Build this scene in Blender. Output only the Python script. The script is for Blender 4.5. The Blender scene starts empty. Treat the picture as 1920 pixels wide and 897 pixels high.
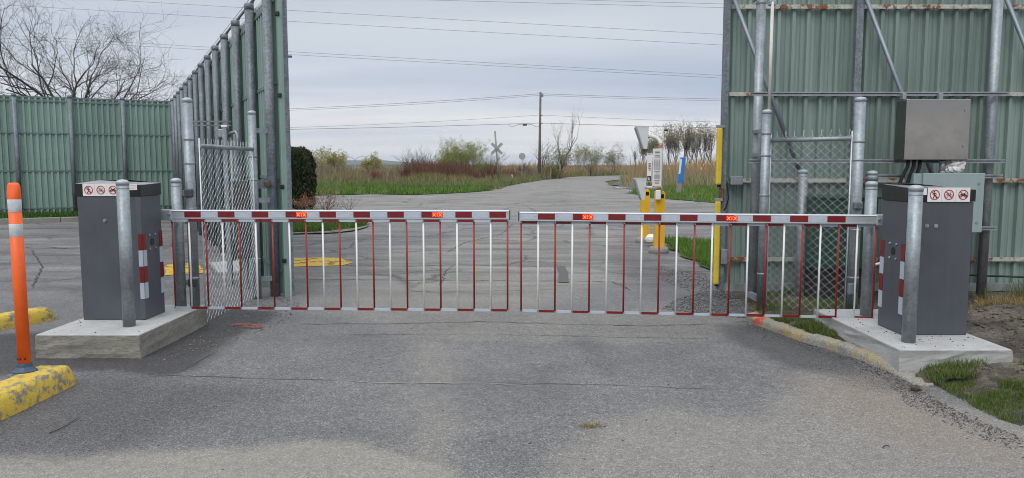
import bpy, bmesh, math, random
import numpy as np
from mathutils import Vector, Matrix
R = math.radians
PI = math.pi
sc = bpy.context.scene
C = sc.collection
random.seed(7)
rng = np.random.default_rng(11)

# ------------------------------------------------------------------ camera
F, PITCH, EYE = 1425.0, R(5.45), 1.5
cam_d = bpy.data.cameras.new('camera')
cam = bpy.data.objects.new('camera', cam_d)
C.objects.link(cam)
cam.location = (0, 0, EYE)
cam.rotation_euler = (R(90) - PITCH, 0, 0)
cam_d.sensor_fit = 'HORIZONTAL'
cam_d.sensor_width = 36
cam_d.lens = 36 * F / 1920
cam_d.clip_start = 0.05
cam_d.clip_end = 20000
sc.camera = cam

# ------------------------------------------------------------------ light, sky, exposure
SUN_EL, SUN_AZ = R(50), R(205)          # azimuth measured from +Y towards +X
w = bpy.data.worlds.new('World')
sc.world = w
w.use_nodes = True
nt = w.node_tree
nt.nodes.clear()


def N(nt, t, **kw):
    n = nt.nodes.new(t)
    for k, v in kw.items():
        if k in ('label',):
            continue
        setattr(n, k, v)
    return n


def L(nt, a, b):
    nt.links.new(a, b)


def val(nt, op, a, b=None, c=None, clamp=False):
    n = nt.nodes.new('ShaderNodeMath')
    n.operation = op
    n.use_clamp = clamp
    for i, x in enumerate((a, b, c)):
        if x is None:
            continue
        if isinstance(x, (int, float)):
            n.inputs[i].default_value = x
        else:
            nt.links.new(x, n.inputs[i])
    return n.outputs[0]


def mixc(nt, fac, a, b, blend='MIX'):
    n = nt.nodes.new('ShaderNodeMix')
    n.data_type = 'RGBA'
    n.blend_type = blend
    n.clamp_factor = True
    for sock, x in ((n.inputs[0], fac), (n.inputs[6], a), (n.inputs[7], b)):
        if isinstance(x, (int, float)):
            sock.default_value = x
        elif isinstance(x, (tuple, list)):
            sock.default_value = (x[0], x[1], x[2], 1)
        else:
            nt.links.new(x, sock)
    return n.outputs[2]


def ramp(nt, fac, pts):
    n = nt.nodes.new('ShaderNodeValToRGB')
    el = n.color_ramp.elements
    while len(el) > 1:
        el.remove(el[-1])
    for i, (p, c) in enumerate(pts):
        e = el[0] if i == 0 else el.new(p)
        e.position = p
        e.color = (c[0], c[1], c[2], 1) if not isinstance(c, (int, float)) else (c, c, c, 1)
    nt.links.new(fac, n.inputs[0])
    return n.outputs[0]


tc = N(nt, 'ShaderNodeTexCoord')
sky = N(nt, 'ShaderNodeTexSky', sky_type='NISHITA')
sky.sun_disc = False
sky.sun_elevation = SUN_EL
sky.sun_rotation = SUN_AZ
sky.dust_density = 2.0
sep = N(nt, 'ShaderNodeSeparateXYZ')
L(nt, tc.outputs['Generated'], sep.inputs[0])
z = val(nt, 'MAXIMUM', sep.outputs['Z'], 0.0)
# cloud layer: project the view direction on a flat ceiling so that the banks flatten towards the horizon
den = val(nt, 'ADD', z, 0.10)
cx = val(nt, 'DIVIDE', sep.outputs['X'], den)
cy = val(nt, 'DIVIDE', sep.outputs['Y'], den)
comb = N(nt, 'ShaderNodeCombineXYZ')
L(nt, cx, comb.inputs[0]); L(nt, cy, comb.inputs[1])
mp = N(nt, 'ShaderNodeMapping')
L(nt, comb.outputs[0], mp.inputs[0])
mp.inputs['Scale'].default_value = (0.30, 1.0, 1.0)
mp.inputs['Location'].default_value = (3.1, 1.75, 0)
n1 = N(nt, 'ShaderNodeTexNoise')
L(nt, mp.outputs[0], n1.inputs['Vector'])
n1.inputs['Scale'].default_value = 0.55
n1.inputs['Detail'].default_value = 6
n1.inputs['Roughness'].default_value = 0.5
n1.inputs['Distortion'].default_value = 0.4
bank = ramp(nt, n1.outputs['Fac'], [(0.36, 0.0), (0.66, 1.0)])
base = ramp(nt, z, [(0.0, (0.75, 0.765, 0.78)), (0.05, (0.77, 0.785, 0.81)), (0.085, (0.60, 0.65, 0.745)),
                    (0.13, (0.50, 0.565, 0.675)), (0.20, (0.55, 0.61, 0.69)), (0.38, (0.88, 0.92, 0.98)), (0.65, (1.3, 1.35, 1.4)), (1.0, (1.7, 1.75, 1.8))])
cloud = mixc(nt, 1.0, base, ramp(nt, n1.outputs['Fac'], [(0.33, (0.76, 0.82, 0.92)), (0.48, (0.97, 0.98, 1.0)), (0.64, (1.24, 1.20, 1.13))]), 'MULTIPLY')
cl10 = mixc(nt, 1.0, cloud, (10, 10, 10), 'MULTIPLY')
both = mixc(nt, 0.95, sky.outputs[0], cl10)
bg = N(nt, 'ShaderNodeBackground')
bg.inputs['Strength'].default_value = 0.10
L(nt, both, bg.inputs['Color'])
wo = N(nt, 'ShaderNodeOutputWorld')
L(nt, bg.outputs[0], wo.inputs[0])

sd = bpy.data.lights.new('sun', 'SUN')
sd.energy = 1.5
sd.angle = R(40)
sd.color = (1.0, 0.97, 0.92)
so = bpy.data.objects.new('sun', sd)
C.objects.link(so)
sdir = Vector((math.sin(SUN_AZ) * math.cos(SUN_EL), math.cos(SUN_AZ) * math.cos(SUN_EL), math.sin(SUN_EL)))
so.rotation_euler = sdir.to_track_quat('Z', 'Y').to_euler()
so.location = (0, 0, 30)
sc.view_settings.view_transform = 'Standard'
sc.view_settings.look = 'None'
sc.view_settings.exposure = 0.0
sc.view_settings.gamma = 1.0
sc.cycles.filter_width = 1.0
sc.cycles.use_denoising = True
sc.cycles.denoising_prefilter = 'ACCURATE'
sc.cycles.use_adaptive_sampling = False
sc.cycles.max_bounces = 6
sc.cycles.transparent_max_bounces = 4

# ------------------------------------------------------------------ survey helpers: photo pixel -> place on the ground / at a distance


def gp(px, py, z=0.0):
    v = (py - 448.5) / F
    u = (px - 960) / F
    Y = (EYE - z) / math.tan(math.atan(v) + PITCH)
    return Vector((u * Y / (math.cos(PITCH) - v * math.sin(PITCH)), Y, z))


def at(px, py, Y):
    v = (py - 448.5) / F
    u = (px - 960) / F
    return Vector((u * Y / (math.cos(PITCH) - v * math.sin(PITCH)), Y, EYE - Y * math.tan(math.atan(v) + PITCH)))


# ------------------------------------------------------------------ materials
MATS = {}


def mat(name, col, rough=0.6, metal=0.0, var=0.12, vs=6.0, bump=0.0, bs=60.0, streak=0.0, spangle=0.0, emit=None, tint2=None, spec=None):
    """principled with world-space colour variation, optional vertical streaks, metal spangle and bump"""
    if name in MATS:
        return MATS[name]
    m = bpy.data.materials.new(name)
    m.use_nodes = True
    t = m.node_tree
    b = t.nodes['Principled BSDF']
    b.inputs['Roughness'].default_value = rough
    b.inputs['Metallic'].default_value = metal
    if spec is not None:
        b.inputs['Specular IOR Level'].default_value = spec
    geo = N(t, 'ShaderNodeNewGeometry')
    pos = geo.outputs['Position']
    n = N(t, 'ShaderNodeTexNoise')
    n.inputs['Scale'].default_value = vs
    n.inputs['Detail'].default_value = 5
    n.inputs['Roughness'].default_value = 0.65
    L(t, pos, n.inputs['Vector'])
    lo = tuple(c * (1 - var) for c in col)
    hi = tint2 if tint2 else tuple(min(1, c * (1 + var)) for c in col)
    c = ramp(t, n.outputs['Fac'], [(0.3, lo), (0.7, hi)])
    if streak:
        mpn = N(t, 'ShaderNodeMapping')
        mpn.inputs['Scale'].default_value = (26, 26, 0.7)
        L(t, pos, mpn.inputs[0])
        s = N(t, 'ShaderNodeTexNoise')
        s.inputs['Scale'].default_value = 1.0
        s.inputs['Detail'].default_value = 4
        L(t, mpn.outputs[0], s.inputs['Vector'])
        c = mixc(t, 1.0, c, ramp(t, s.outputs['Fac'], [(0.3, 1 - streak), (0.65, 1.0)]), 'MULTIPLY')
    if spangle:
        vo = N(t, 'ShaderNodeTexVoronoi')
        vo.inputs['Scale'].default_value = 55
        L(t, pos, vo.inputs['Vector'])
        sp = N(t, 'ShaderNodeSeparateColor')
        L(t, vo.outputs['Color'], sp.inputs[0])
        c = mixc(t, 1.0, c, ramp(t, sp.outputs[0], [(0.0, 1 - spangle), (1.0, 1.0 + spangle * 0.4)]), 'MULTIPLY')
    L(t, c, b.inputs['Base Color'])
    rr = ramp(t, n.outputs['Fac'], [(0.3, max(0.05, rough - 0.08)), (0.7, min(1, rough + 0.08))])
    L(t, rr, b.inputs['Roughness'])
    if bump:
        nb = N(t, 'ShaderNodeTexNoise')
        nb.inputs['Scale'].default_value = bs
        nb.inputs['Detail'].default_value = 4
        L(t, pos, nb.inputs['Vector'])
        bp = N(t, 'ShaderNodeBump')
        bp.inputs['Strength'].default_value = bump
        bp.inputs['Distance'].default_value = 0.01
        L(t, nb.outputs['Fac'], bp.inputs['Height'])
        L(t, bp.outputs[0], b.inputs['Normal'])
    if emit:
        b.inputs['Emission Color'].default_value = (*emit[:3], 1)
        b.inputs['Emission Strength'].default_value = emit[3]
    MATS[name] = m
    return m


def worn(name, paint, under, thr=0.5, scale=9.0, rough=0.75, soft=0.05, bump=0.4):
    """paint flaked off a rough base"""
    m = bpy.data.materials.new(name)
    m.use_nodes = True
    t = m.node_tree
    b = t.nodes['Principled BSDF']
    b.inputs['Roughness'].default_value = rough
    pos = N(t, 'ShaderNodeNewGeometry').outputs['Position']
    n = N(t, 'ShaderNodeTexNoise')
    n.inputs['Scale'].default_value = scale
    n.inputs['Detail'].default_value = 9
    n.inputs['Roughness'].default_value = 0.72
    L(t, pos, n.inputs['Vector'])
    n2 = N(t, 'ShaderNodeTexNoise')
    n2.inputs['Scale'].default_value = scale * 14
    n2.inputs['Detail'].default_value = 3
    L(t, pos, n2.inputs['Vector'])
    pc = mixc(t, 1.0, paint, ramp(t, n2.outputs['Fac'], [(0.3, 0.72), (0.7, 1.1)]), 'MULTIPLY')
    uc = mixc(t, 1.0, under, ramp(t, n2.outputs['Fac'], [(0.3, 0.6), (0.7, 1.25)]), 'MULTIPLY')
    f = ramp(t, n.outputs['Fac'], [(thr - soft, 0.0), (thr + soft, 1.0)])
    L(t, mixc(t, f, pc, uc), b.inputs['Base Color'])
    bp = N(t, 'ShaderNodeBump')
    bp.inputs['Strength'].default_value = bump
    bp.inputs['Distance'].default_value = 0.008
    h = val(t, 'SUBTRACT', val(t, 'MULTIPLY', n2.outputs['Fac'], 0.6), f)
    L(t, h, bp.inputs['Height'])
    L(t, bp.outputs[0], b.inputs['Normal'])
    MATS[name] = m
    return m


GALV = mat('galvanised', (0.30, 0.335, 0.36), 0.48, 0.5, 0.22, 5, streak=0.18, spangle=0.16, bump=0.05, bs=120)
GALVD = mat('galvanised_weathered', (0.20, 0.232, 0.255), 0.58, 0.4, 0.28, 4, streak=0.25, spangle=0.3, bump=0.12, bs=50)
ALU = mat('aluminium', (0.52, 0.55, 0.58), 0.38, 0.5, 0.06, 8)
STRUT = mat('steel_channel', (0.34, 0.37, 0.39), 0.4, 0.6, 0.2, 6, streak=0.15)
WIREM = mat('chain_link_wire', (0.58, 0.61, 0.62), 0.45, 0.2, 0.15, 20)
GREEN = mat('green_sheet', (0.225, 0.328, 0.288), 0.5, 0.0, 0.08, 1.5, streak=0.16)
GREEN2 = mat('green_sheet_faded', (0.212, 0.285, 0.260), 0.5, 0.0, 0.10, 1.3, streak=0.22)
GREENS = [GREEN] + [mat('green_sheet_' + w_, tuple(c * f_ for c in (0.225, 0.328, 0.288)), 0.5, 0.0, 0.08, 1.5, streak=0.18) for w_, f_ in (('dull', 0.90), ('pale', 1.07))]
GREENS2 = [GREEN2] + [mat('green_sheet_faded_' + w_, tuple(c * f_ for c in (0.212, 0.285, 0.260)), 0.5, 0.0, 0.10, 1.3, streak=0.25) for w_, f_ in (('dull', 0.88), ('pale', 1.08))]
GREENDK = mat('dark_green_paint', (0.012, 0.045, 0.030), 0.45, 0, 0.2, 5)
RAIL = mat('green_rail', (0.13, 0.18, 0.17), 0.5, 0.2, 0.2, 6)
CABG = mat('cabinet_grey_paint', (0.070, 0.079, 0.093), 0.42, 0.0, 0.10, 3, streak=0.07, bump=0.05, bs=400)
CABS = mat('cabinet_edge_paint', (0.085, 0.095, 0.11), 0.4, 0.0, 0.05, 30)
BLACK = mat('black_plastic', (0.010, 0.010, 0.011), 0.35, 0, 0.2, 10)
RUBBER = mat('black_rubber', (0.014, 0.014, 0.014), 0.7, 0, 0.2, 10)
WHITEP = mat('sign_white', (0.70, 0.68, 0.68), 0.4, 0, 0.04, 8)
REDP = mat('sign_red', (0.42, 0.015, 0.02), 0.4, 0, 0.05, 8)
REDT = mat('red_reflective_tape', (0.165, 0.008, 0.010), 0.35, 0, 0.12, 30)
SILT = mat('silver_reflective_tape', (0.44, 0.49, 0.56), 0.4, 0.1, 0.05, 30)
WHT = mat('white_powder_coat', (0.74, 0.74, 0.73), 0.45, 0, 0.05, 10)
REDPK = mat('red_powder_coat', (0.25, 0.015, 0.015), 0.45, 0, 0.1, 10)
BLUEP = mat('label_blue', (0.02, 0.03, 0.16), 0.4, 0, 0.05, 8)
LEDR = mat('led_lens_red', (0.5, 0.01, 0.01), 0.3, 0, 0.02, 5, emit=(1.0, 0.004, 0.004, 0.50))
LEDY = mat('led_glyph', (1, 0.6, 0.1), 0.3, 0, 0.02, 5, emit=(1.0, 0.40, 0.10, 1.0))
ORANGE = mat('orange_plastic', (0.80, 0.115, 0.014), 0.5, 0, 0.08, 14, bump=0.03)
REFL = mat('white_reflective_band', (0.50, 0.53, 0.55), 0.5, 0, 0.2, 18)
BASEB = mat('blue_black_rubber', (0.035, 0.065, 0.115), 0.5, 0, 0.2, 18)
YELP = mat('yellow_paint', (0.72, 0.40, 0.018), 0.45, 0, 0.08, 8)
YELB = mat('yellow_bumper', (0.62, 0.46, 0.035), 0.5, 0, 0.12, 5, streak=0.15)
WPIPE = mat('white_paint_worn', (0.62, 0.61, 0.58), 0.5, 0, 0.12, 9, streak=0.15)
HOODW = mat('light_grey_enclosure', (0.56, 0.59, 0.60), 0.45, 0, 0.06, 5)
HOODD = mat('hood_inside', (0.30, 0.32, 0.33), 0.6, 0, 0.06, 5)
ORWRAP = worn('orange_tape', (0.55, 0.19, 0.06), (0.55, 0.5, 0.45), 0.52, 30)
BLUEM = mat('blue_marker', (0.015, 0.17, 0.55), 0.4, 0, 0.05, 8)
GREYBOX = mat('grey_green_enclosure', (0.27, 0.34, 0.345), 0.42, 0, 0.05, 4, streak=0.06)
GREYJ = mat('grey_junction_box', (0.20, 0.23, 0.25), 0.5, 0, 0.05, 4)
TEXTG = mat('print_grey', (0.22, 0.22, 0.25), 0.6, 0, 0.1, 8)
WOODP = mat('weathered_pole_wood', (0.16, 0.145, 0.13), 0.85, 0, 0.25, 4, streak=0.35, bump=0.3)
WOODD = mat('dark_wet_wood', (0.055, 0.050, 0.046), 0.8, 0, 0.4, 7, streak=0.5, bump=0.4)
BARK = mat('bare_twig_bark', (0.048, 0.038, 0.033), 0.9, 0, 0.3, 3)
BARKL = mat('pale_twig_bark', (0.17, 0.14, 0.115), 0.9, 0, 0.3, 3)
SIGNBACK = mat('sign_back_aluminium', (0.30, 0.31, 0.31), 0.55, 0.2, 0.15, 6)
CABLEM = mat('overhead_cable', (0.16, 0.165, 0.18), 0.6, 0, 0.1, 3)
PLASTICBAG = mat('plastic_wrap', (0.55, 0.55, 0.55), 0.3, 0, 0.25, 30)
RUST = worn('rusty_white_rail', (0.46, 0.46, 0.42), (0.20, 0.075, 0.025), 0.535, 4.5, 0.7, 0.03)
RUSTD = worn('rusty_bracket', (0.16, 0.10, 0.05), (0.06, 0.03, 0.015), 0.5, 20, 0.8)
YWORN = worn('flaking_yellow_paint', (0.60, 0.42, 0.05), (0.19, 0.18, 0.155), 0.545, 13)
YWORN2 = worn('worn_kerb_paint', (0.36, 0.28, 0.11), (0.24, 0.23, 0.20), 0.42, 5, 0.85, 0.09)
ROADY = worn('worn_road_paint', (0.64, 0.39, 0.045), (0.19, 0.185, 0.18), 0.58, 5, 0.85, 0.03)
REDROAD = worn('faded_red_spray', (0.36, 0.09, 0.08), (0.15, 0.145, 0.15), 0.46, 7, 0.9, 0.12)
REDKERB = worn('red_spray_paint', (0.45, 0.07, 0.05), (0.40, 0.33, 0.17), 0.54, 9, 0.85, 0.08)


def decal(name, col, thr, scale, soft):
    """thin paint on the road, worn away in flakes so that the asphalt shows through"""
    m = bpy.data.materials.new(name)
    m.use_nodes = True
    t = m.node_tree
    b = t.nodes['Principled BSDF']
    b.inputs['Roughness'].default_value = 0.85
    pos = N(t, 'ShaderNodeNewGeometry').outputs['Position']
    n = N(t, 'ShaderNodeTexNoise'); n.inputs['Scale'].default_value = scale; n.inputs['Detail'].default_value = 9; n.inputs['Roughness'].default_value = 0.72
    L(t, pos, n.inputs['Vector'])
    n2 = N(t, 'ShaderNodeTexNoise'); n2.inputs['Scale'].default_value = 70; n2.inputs['Detail'].default_value = 3
    L(t, pos, n2.inputs['Vector'])
    L(t, mixc(t, 1.0, col, ramp(t, n2.outputs['Fac'], [(0.3, 0.7), (0.7, 1.15)]), 'MULTIPLY'), b.inputs['Base Color'])
    tr = N(t, 'ShaderNodeBsdfTransparent')
    mx = N(t, 'ShaderNodeMixShader')
    L(t, ramp(t, n.outputs['Fac'], [(thr - soft, 0.0), (thr + soft, 1.0)]), mx.inputs[0])
    L(t, b.outputs[0], mx.inputs[1]); L(t, tr.outputs[0], mx.inputs[2])
    L(t, mx.outputs[0], t.nodes['Material Output'].inputs['Surface'])
    return m


ROADY = decal('worn_yellow_road_paint', (0.62, 0.38, 0.045), 0.56, 4.5, 0.03)
REDROAD = decal('faded_red_road_spray', (0.33, 0.085, 0.08), 0.46, 9, 0.16)


def concrete_mat(name, col, stain, board=0.0):
    m = bpy.data.materials.new(name)
    m.use_nodes = True
    t = m.node_tree
    b = t.nodes['Principled BSDF']
    b.inputs['Roughness'].default_value = 0.85
    pos = N(t, 'ShaderNodeNewGeometry').outputs['Position']
    n = N(t, 'ShaderNodeTexNoise')
    n.inputs['Scale'].default_value = 3.5
    n.inputs['Detail'].default_value = 8
    n.inputs['Roughness'].default_value = 0.7
    L(t, pos, n.inputs['Vector'])
    mpn = N(t, 'ShaderNodeMapping')
    mpn.inputs['Scale'].default_value = (9, 9, 36)
    L(t, pos, mpn.inputs[0])
    n2 = N(t, 'ShaderNodeTexNoise')
    n2.inputs['Scale'].default_value = 1.6
    n2.inputs['Detail'].default_value = 7
    n2.inputs['Roughness'].default_value = 0.7
    n2.inputs['Distortion'].default_value = 1.2
    L(t, mpn.outputs[0], n2.inputs['Vector'])
    c = ramp(t, n.outputs['Fac'], [(0.3, tuple(x * 0.82 for x in col)), (0.7, tuple(x * 1.12 for x in col))])
    c = mixc(t, ramp(t, n2.outputs['Fac'], [(0.48, 0.0), (0.58, board)]), c, stain)
    L(t, c, b.inputs['Base Color'])
    nf = N(t, 'ShaderNodeTexNoise')
    nf.inputs['Scale'].default_value = 90
    nf.inputs['Detail'].default_value = 3
    L(t, pos, nf.inputs['Vector'])
    h = val(t, 'ADD', val(t, 'MULTIPLY', nf.outputs['Fac'], 0.3), n2.outputs['Fac'])
    bp = N(t, 'ShaderNodeBump')
    bp.inputs['Strength'].default_value = 0.45 if board else 0.15
    bp.inputs['Distance'].default_value = 0.006
    L(t, h, bp.inputs['Height'])
    L(t, bp.outputs[0], b.inputs['Normal'])
    MATS[name] = m
    return m


CONC_SIDE = concrete_mat('board_formed_concrete', (0.25, 0.24, 0.205), (0.13, 0.125, 0.105), 0.7)
CONC_SIDE2 = concrete_mat('fresh_board_formed_concrete', (0.37, 0.375, 0.365), (0.28, 0.28, 0.27), 0.6)
CONC_TOP = concrete_mat('trowelled_concrete', (0.40, 0.405, 0.40), (0.30, 0.295, 0.28), 0.45)
CONC_OLD = concrete_mat('old_concrete', (0.24, 0.235, 0.215), (0.17, 0.16, 0.14), 0.5)

# stainless steel door: brushed, mirrors the place in front of it
ms = mat('brushed_stainless', (0.30, 0.29, 0.28), 0.12, 1.0, 0.03, 5)

# foliage: colour comes with each leaf
mf = bpy.data.materials.new('foliage')
mf.use_nodes = True
t = mf.node_tree
b = t.nodes['Principled BSDF']
b.inputs['Roughness'].default_value = 0.7
b.inputs['Specular IOR Level'].default_value = 0.25
a = N(t, 'ShaderNodeAttribute', attribute_name='tint')
L(t, a.outputs['Color'], b.inputs['Base Color'])
tr_ = N(t, 'ShaderNodeBsdfTranslucent')
L(t, a.outputs['Color'], tr_.inputs['Color'])
mx_ = N(t, 'ShaderNodeMixShader')
mx_.inputs[0].default_value = 0.35
L(t, b.outputs[0], mx_.inputs[1]); L(t, tr_.outputs[0], mx_.inputs[2])
L(t, mx_.outputs[0], t.nodes['Material Output'].inputs['Surface'])
FOL = mf


def ground_mat(name, cols, fine=40, bump=0.6, dist=0.03, big=0.5):
    """soil / turf: three colours broken up at two scales"""
    m = bpy.data.materials.new(name)
    m.use_nodes = True
    t = m.node_tree
    b = t.nodes['Principled BSDF']
    b.inputs['Roughness'].default_value = 0.95
    b.inputs['Specular IOR Level'].default_value = 0.15
    pos = N(t, 'ShaderNodeNewGeometry').outputs['Position']
    n = N(t, 'ShaderNodeTexNoise')
    n.inputs['Scale'].default_value = big
    n.inputs['Detail'].default_value = 9
    n.inputs['Roughness'].default_value = 0.7
    L(t, pos, n.inputs['Vector'])
    f = N(t, 'ShaderNodeTexNoise')
    f.inputs['Scale'].default_value = fine
    f.inputs['Detail'].default_value = 5
    f.inputs['Roughness'].default_value = 0.7
    L(t, pos, f.inputs['Vector'])
    c = ramp(t, n.outputs['Fac'], [(0.38, cols[0]), (0.5, cols[1]), (0.62, cols[2])])
    c = mixc(t, 1.0, c, ramp(t, f.outputs['Fac'], [(0.3, 0.5), (0.7, 1.4)]), 'MULTIPLY')
    L(t, c, b.inputs['Base Color'])
    bp = N(t, 'ShaderNodeBump')
    bp.inputs['Strength'].default_value = bump
    bp.inputs['Distance'].default_value = dist
    L(t, f.outputs['Fac'], bp.inputs['Height'])
    L(t, bp.outputs[0], b.inputs['Normal'])
    return m


SOIL = ground_mat('churned_soil', [(0.060, 0.050, 0.040), (0.110, 0.094, 0.078), (0.165, 0.143, 0.118)], 26, 0.7, 0.05, 1.8)
TURF = ground_mat('turf_soil', [(0.035, 0.055, 0.018), (0.06, 0.10, 0.025), (0.09, 0.10, 0.045)], 12, 0.8, 0.05, 0.7)
MEADOW = ground_mat('meadow_ground', [(0.07, 0.085, 0.03), (0.11, 0.10, 0.05), (0.15, 0.125, 0.075)], 1.5, 0.6, 0.2, 0.05)
MULCH = ground_mat('gravel_mulch', [(0.10, 0.085, 0.07), (0.18, 0.16, 0.135), (0.28, 0.25, 0.215)], 18, 0.8, 0.03, 4)
GRAVEL = ground_mat('grey_gravel', [(0.085, 0.085, 0.088), (0.12, 0.12, 0.122), (0.165, 0.16, 0.155)], 45, 1.0, 0.03, 3)
STONE = ground_mat('stone', [(0.10, 0.10, 0.10), (0.17, 0.165, 0.155), (0.26, 0.25, 0.24)], 30, 0.4, 0.01, 9)
HILLM = ground_mat('wooded_hills', [(0.025, 0.04, 0.025), (0.035, 0.05, 0.03), (0.05, 0.06, 0.035)], 0.05, 0.2, 1, 0.01)

# asphalt: aggregate speckle, slow patches, sand and stains from the 'wear' attribute (r sand, g dark patch, b reddish)
ma = bpy.data.materials.new('old_asphalt')
ma.use_nodes = True
t = ma.node_tree
b = t.nodes['Principled BSDF']
b.inputs['Specular IOR Level'].default_value = 0.3
pos = N(t, 'ShaderNodeNewGeometry').outputs['Position']
wear = N(t, 'ShaderNodeAttribute', attribute_name='wear')
ws = N(t, 'ShaderNodeSeparateColor')
L(t, wear.outputs['Color'], ws.inputs[0])
nA = N(t, 'ShaderNodeTexNoise'); nA.inputs['Scale'].default_value = 150; nA.inputs['Detail'].default_value = 3; nA.inputs['Roughness'].default_value = 0.75
nB = N(t, 'ShaderNodeTexNoise'); nB.inputs['Scale'].default_value = 1.1; nB.inputs['Detail'].default_value = 9; nB.inputs['Roughness'].default_value = 0.68
nC = N(t, 'ShaderNodeTexNoise'); nC.inputs['Scale'].default_value = 16; nC.inputs['Detail'].default_value = 5; nC.inputs['Roughness'].default_value = 0.7
vA = N(t, 'ShaderNodeTexVoronoi'); vA.inputs['Scale'].default_value = 120
for q in (nA, nB, nC, vA):
    L(t, pos, q.inputs['Vector'])
col = ramp(t, nB.outputs['Fac'], [(0.30, (0.119, 0.117, 0.120)), (0.5, (0.148, 0.145, 0.146)), (0.70, (0.178, 0.173, 0.169))])
col = mixc(t, 1.0, col, ramp(t, nC.outputs['Fac'], [(0.3, 0.80), (0.7, 1.18)]), 'MULTIPLY')
darkf = val(t, 'MULTIPLY', ws.outputs[1], val(t, 'ADD', 0.65, val(t, 'MULTIPLY', nC.outputs['Fac'], 0.7)))
col = mixc(t, darkf, col, (0.040, 0.038, 0.040))
sf = val(t, 'MULTIPLY', ws.outputs[0], ramp(t, nC.outputs['Fac'], [(0.25, 0.55), (0.65, 1.1)]))
col = mixc(t, sf, col, (0.272, 0.255, 0.216))
col = mixc(t, val(t, 'MULTIPLY', ws.outputs[2], 0.75), col, (0.215, 0.170, 0.140))
px_ = N(t, 'ShaderNodeSeparateXYZ')
L(t, pos, px_.inputs[0])
old = ramp(t, val(t, 'DIVIDE', px_.outputs[1], 40.0), [(0.20, 0.0), (0.26, 1.0)])
for sc_, wd_k, st_, lo_ in ((0.42, 0.026, 0.75, 0.42), (1.5, 0.018, 0.5, 0.47)):
    wob_ = N(t, 'ShaderNodeTexNoise'); wob_.inputs['Scale'].default_value = 1.3; wob_.inputs['Detail'].default_value = 6
    L(t, pos, wob_.inputs['Vector'])
    av = N(t, 'ShaderNodeVectorMath', operation='MULTIPLY_ADD')
    L(t, wob_.outputs['Color'], av.inputs[0]); av.inputs[1].default_value = (0.9, 0.9, 0); L(t, pos, av.inputs[2])
    vC = N(t, 'ShaderNodeTexVoronoi', feature='DISTANCE_TO_EDGE'); vC.inputs['Scale'].default_value = sc_
    L(t, av.outputs[0], vC.inputs['Vector'])
    line_ = ramp(t, vC.outputs['Distance'], [(0.0, 1.0), (wd_k, 0.0)])
    msk = N(t, 'ShaderNodeTexNoise'); msk.inputs['Scale'].default_value = 0.35 + sc_ * 0.1; msk.inputs['Detail'].default_value = 4
    L(t, pos, msk.inputs['Vector'])
    fm = val(t, 'MULTIPLY', val(t, 'MULTIPLY', line_, ramp(t, msk.outputs['Fac'], [(lo_, 0.0), (lo_ + 0.12, st_)])), old)
    col = mixc(t, fm, col, (0.035, 0.034, 0.035))
stk = N(t, 'ShaderNodeMapping'); stk.inputs['Scale'].default_value = (0.35, 2.2, 1)
L(t, pos, stk.inputs[0])
nS = N(t, 'ShaderNodeTexNoise'); nS.inputs['Scale'].default_value = 1.0; nS.inputs['Detail'].default_value = 8; nS.inputs['Roughness'].default_value = 0.72
L(t, stk.outputs[0], nS.inputs['Vector'])
col = mixc(t, old, col, mixc(t, 1.0, col, ramp(t, nS.outputs['Fac'], [(0.32, 0.62), (0.5, 1.08), (0.68, 1.55)]), 'MULTIPLY'))
sp = N(t, 'ShaderNodeSeparateColor')
L(t, vA.outputs['Color'], sp.inputs[0])
stones = ramp(t, sp.outputs[0], [(0.0, 0.36), (0.45, 0.84), (0.8, 1.15), (1.0, 2.0)])
col = mixc(t, val(t, 'SUBTRACT', 0.62, val(t, 'MULTIPLY', ws.outputs[0], 0.45)), col, mixc(t, 1.0, col, stones, 'MULTIPLY'))
col = mixc(t, val(t, 'SUBTRACT', 1.0, val(t, 'MULTIPLY', ws.outputs[0], 0.55)), col, mixc(t, 1.0, col, ramp(t, nA.outputs['Fac'], [(0.34, 0.42), (0.5, 1.0), (0.66, 1.55)]), 'MULTIPLY'))
L(t, col, b.inputs['Base Color'])
b.inputs['Roughness'].default_value = 0.82
bp = N(t, 'ShaderNodeBump')
bp.inputs['Strength'].default_value = 0.55
bp.inputs['Distance'].default_value = 0.006
L(t, val(t, 'ADD', nA.outputs['Fac'], val(t, 'MULTIPLY', nC.outputs['Fac'], 0.5)), bp.inputs['Height'])
L(t, bp.outputs[0], b.inputs['Normal'])
ASPH = ma
CRACKM = mat('asphalt_crack', (0.042, 0.041, 0.042), 0.95, 0, 0.3, 12)
CRACKL = mat('pale_sand_line', (0.26, 0.25, 0.225), 0.95, 0, 0.3, 12)

# ------------------------------------------------------------------ mesh building


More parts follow.
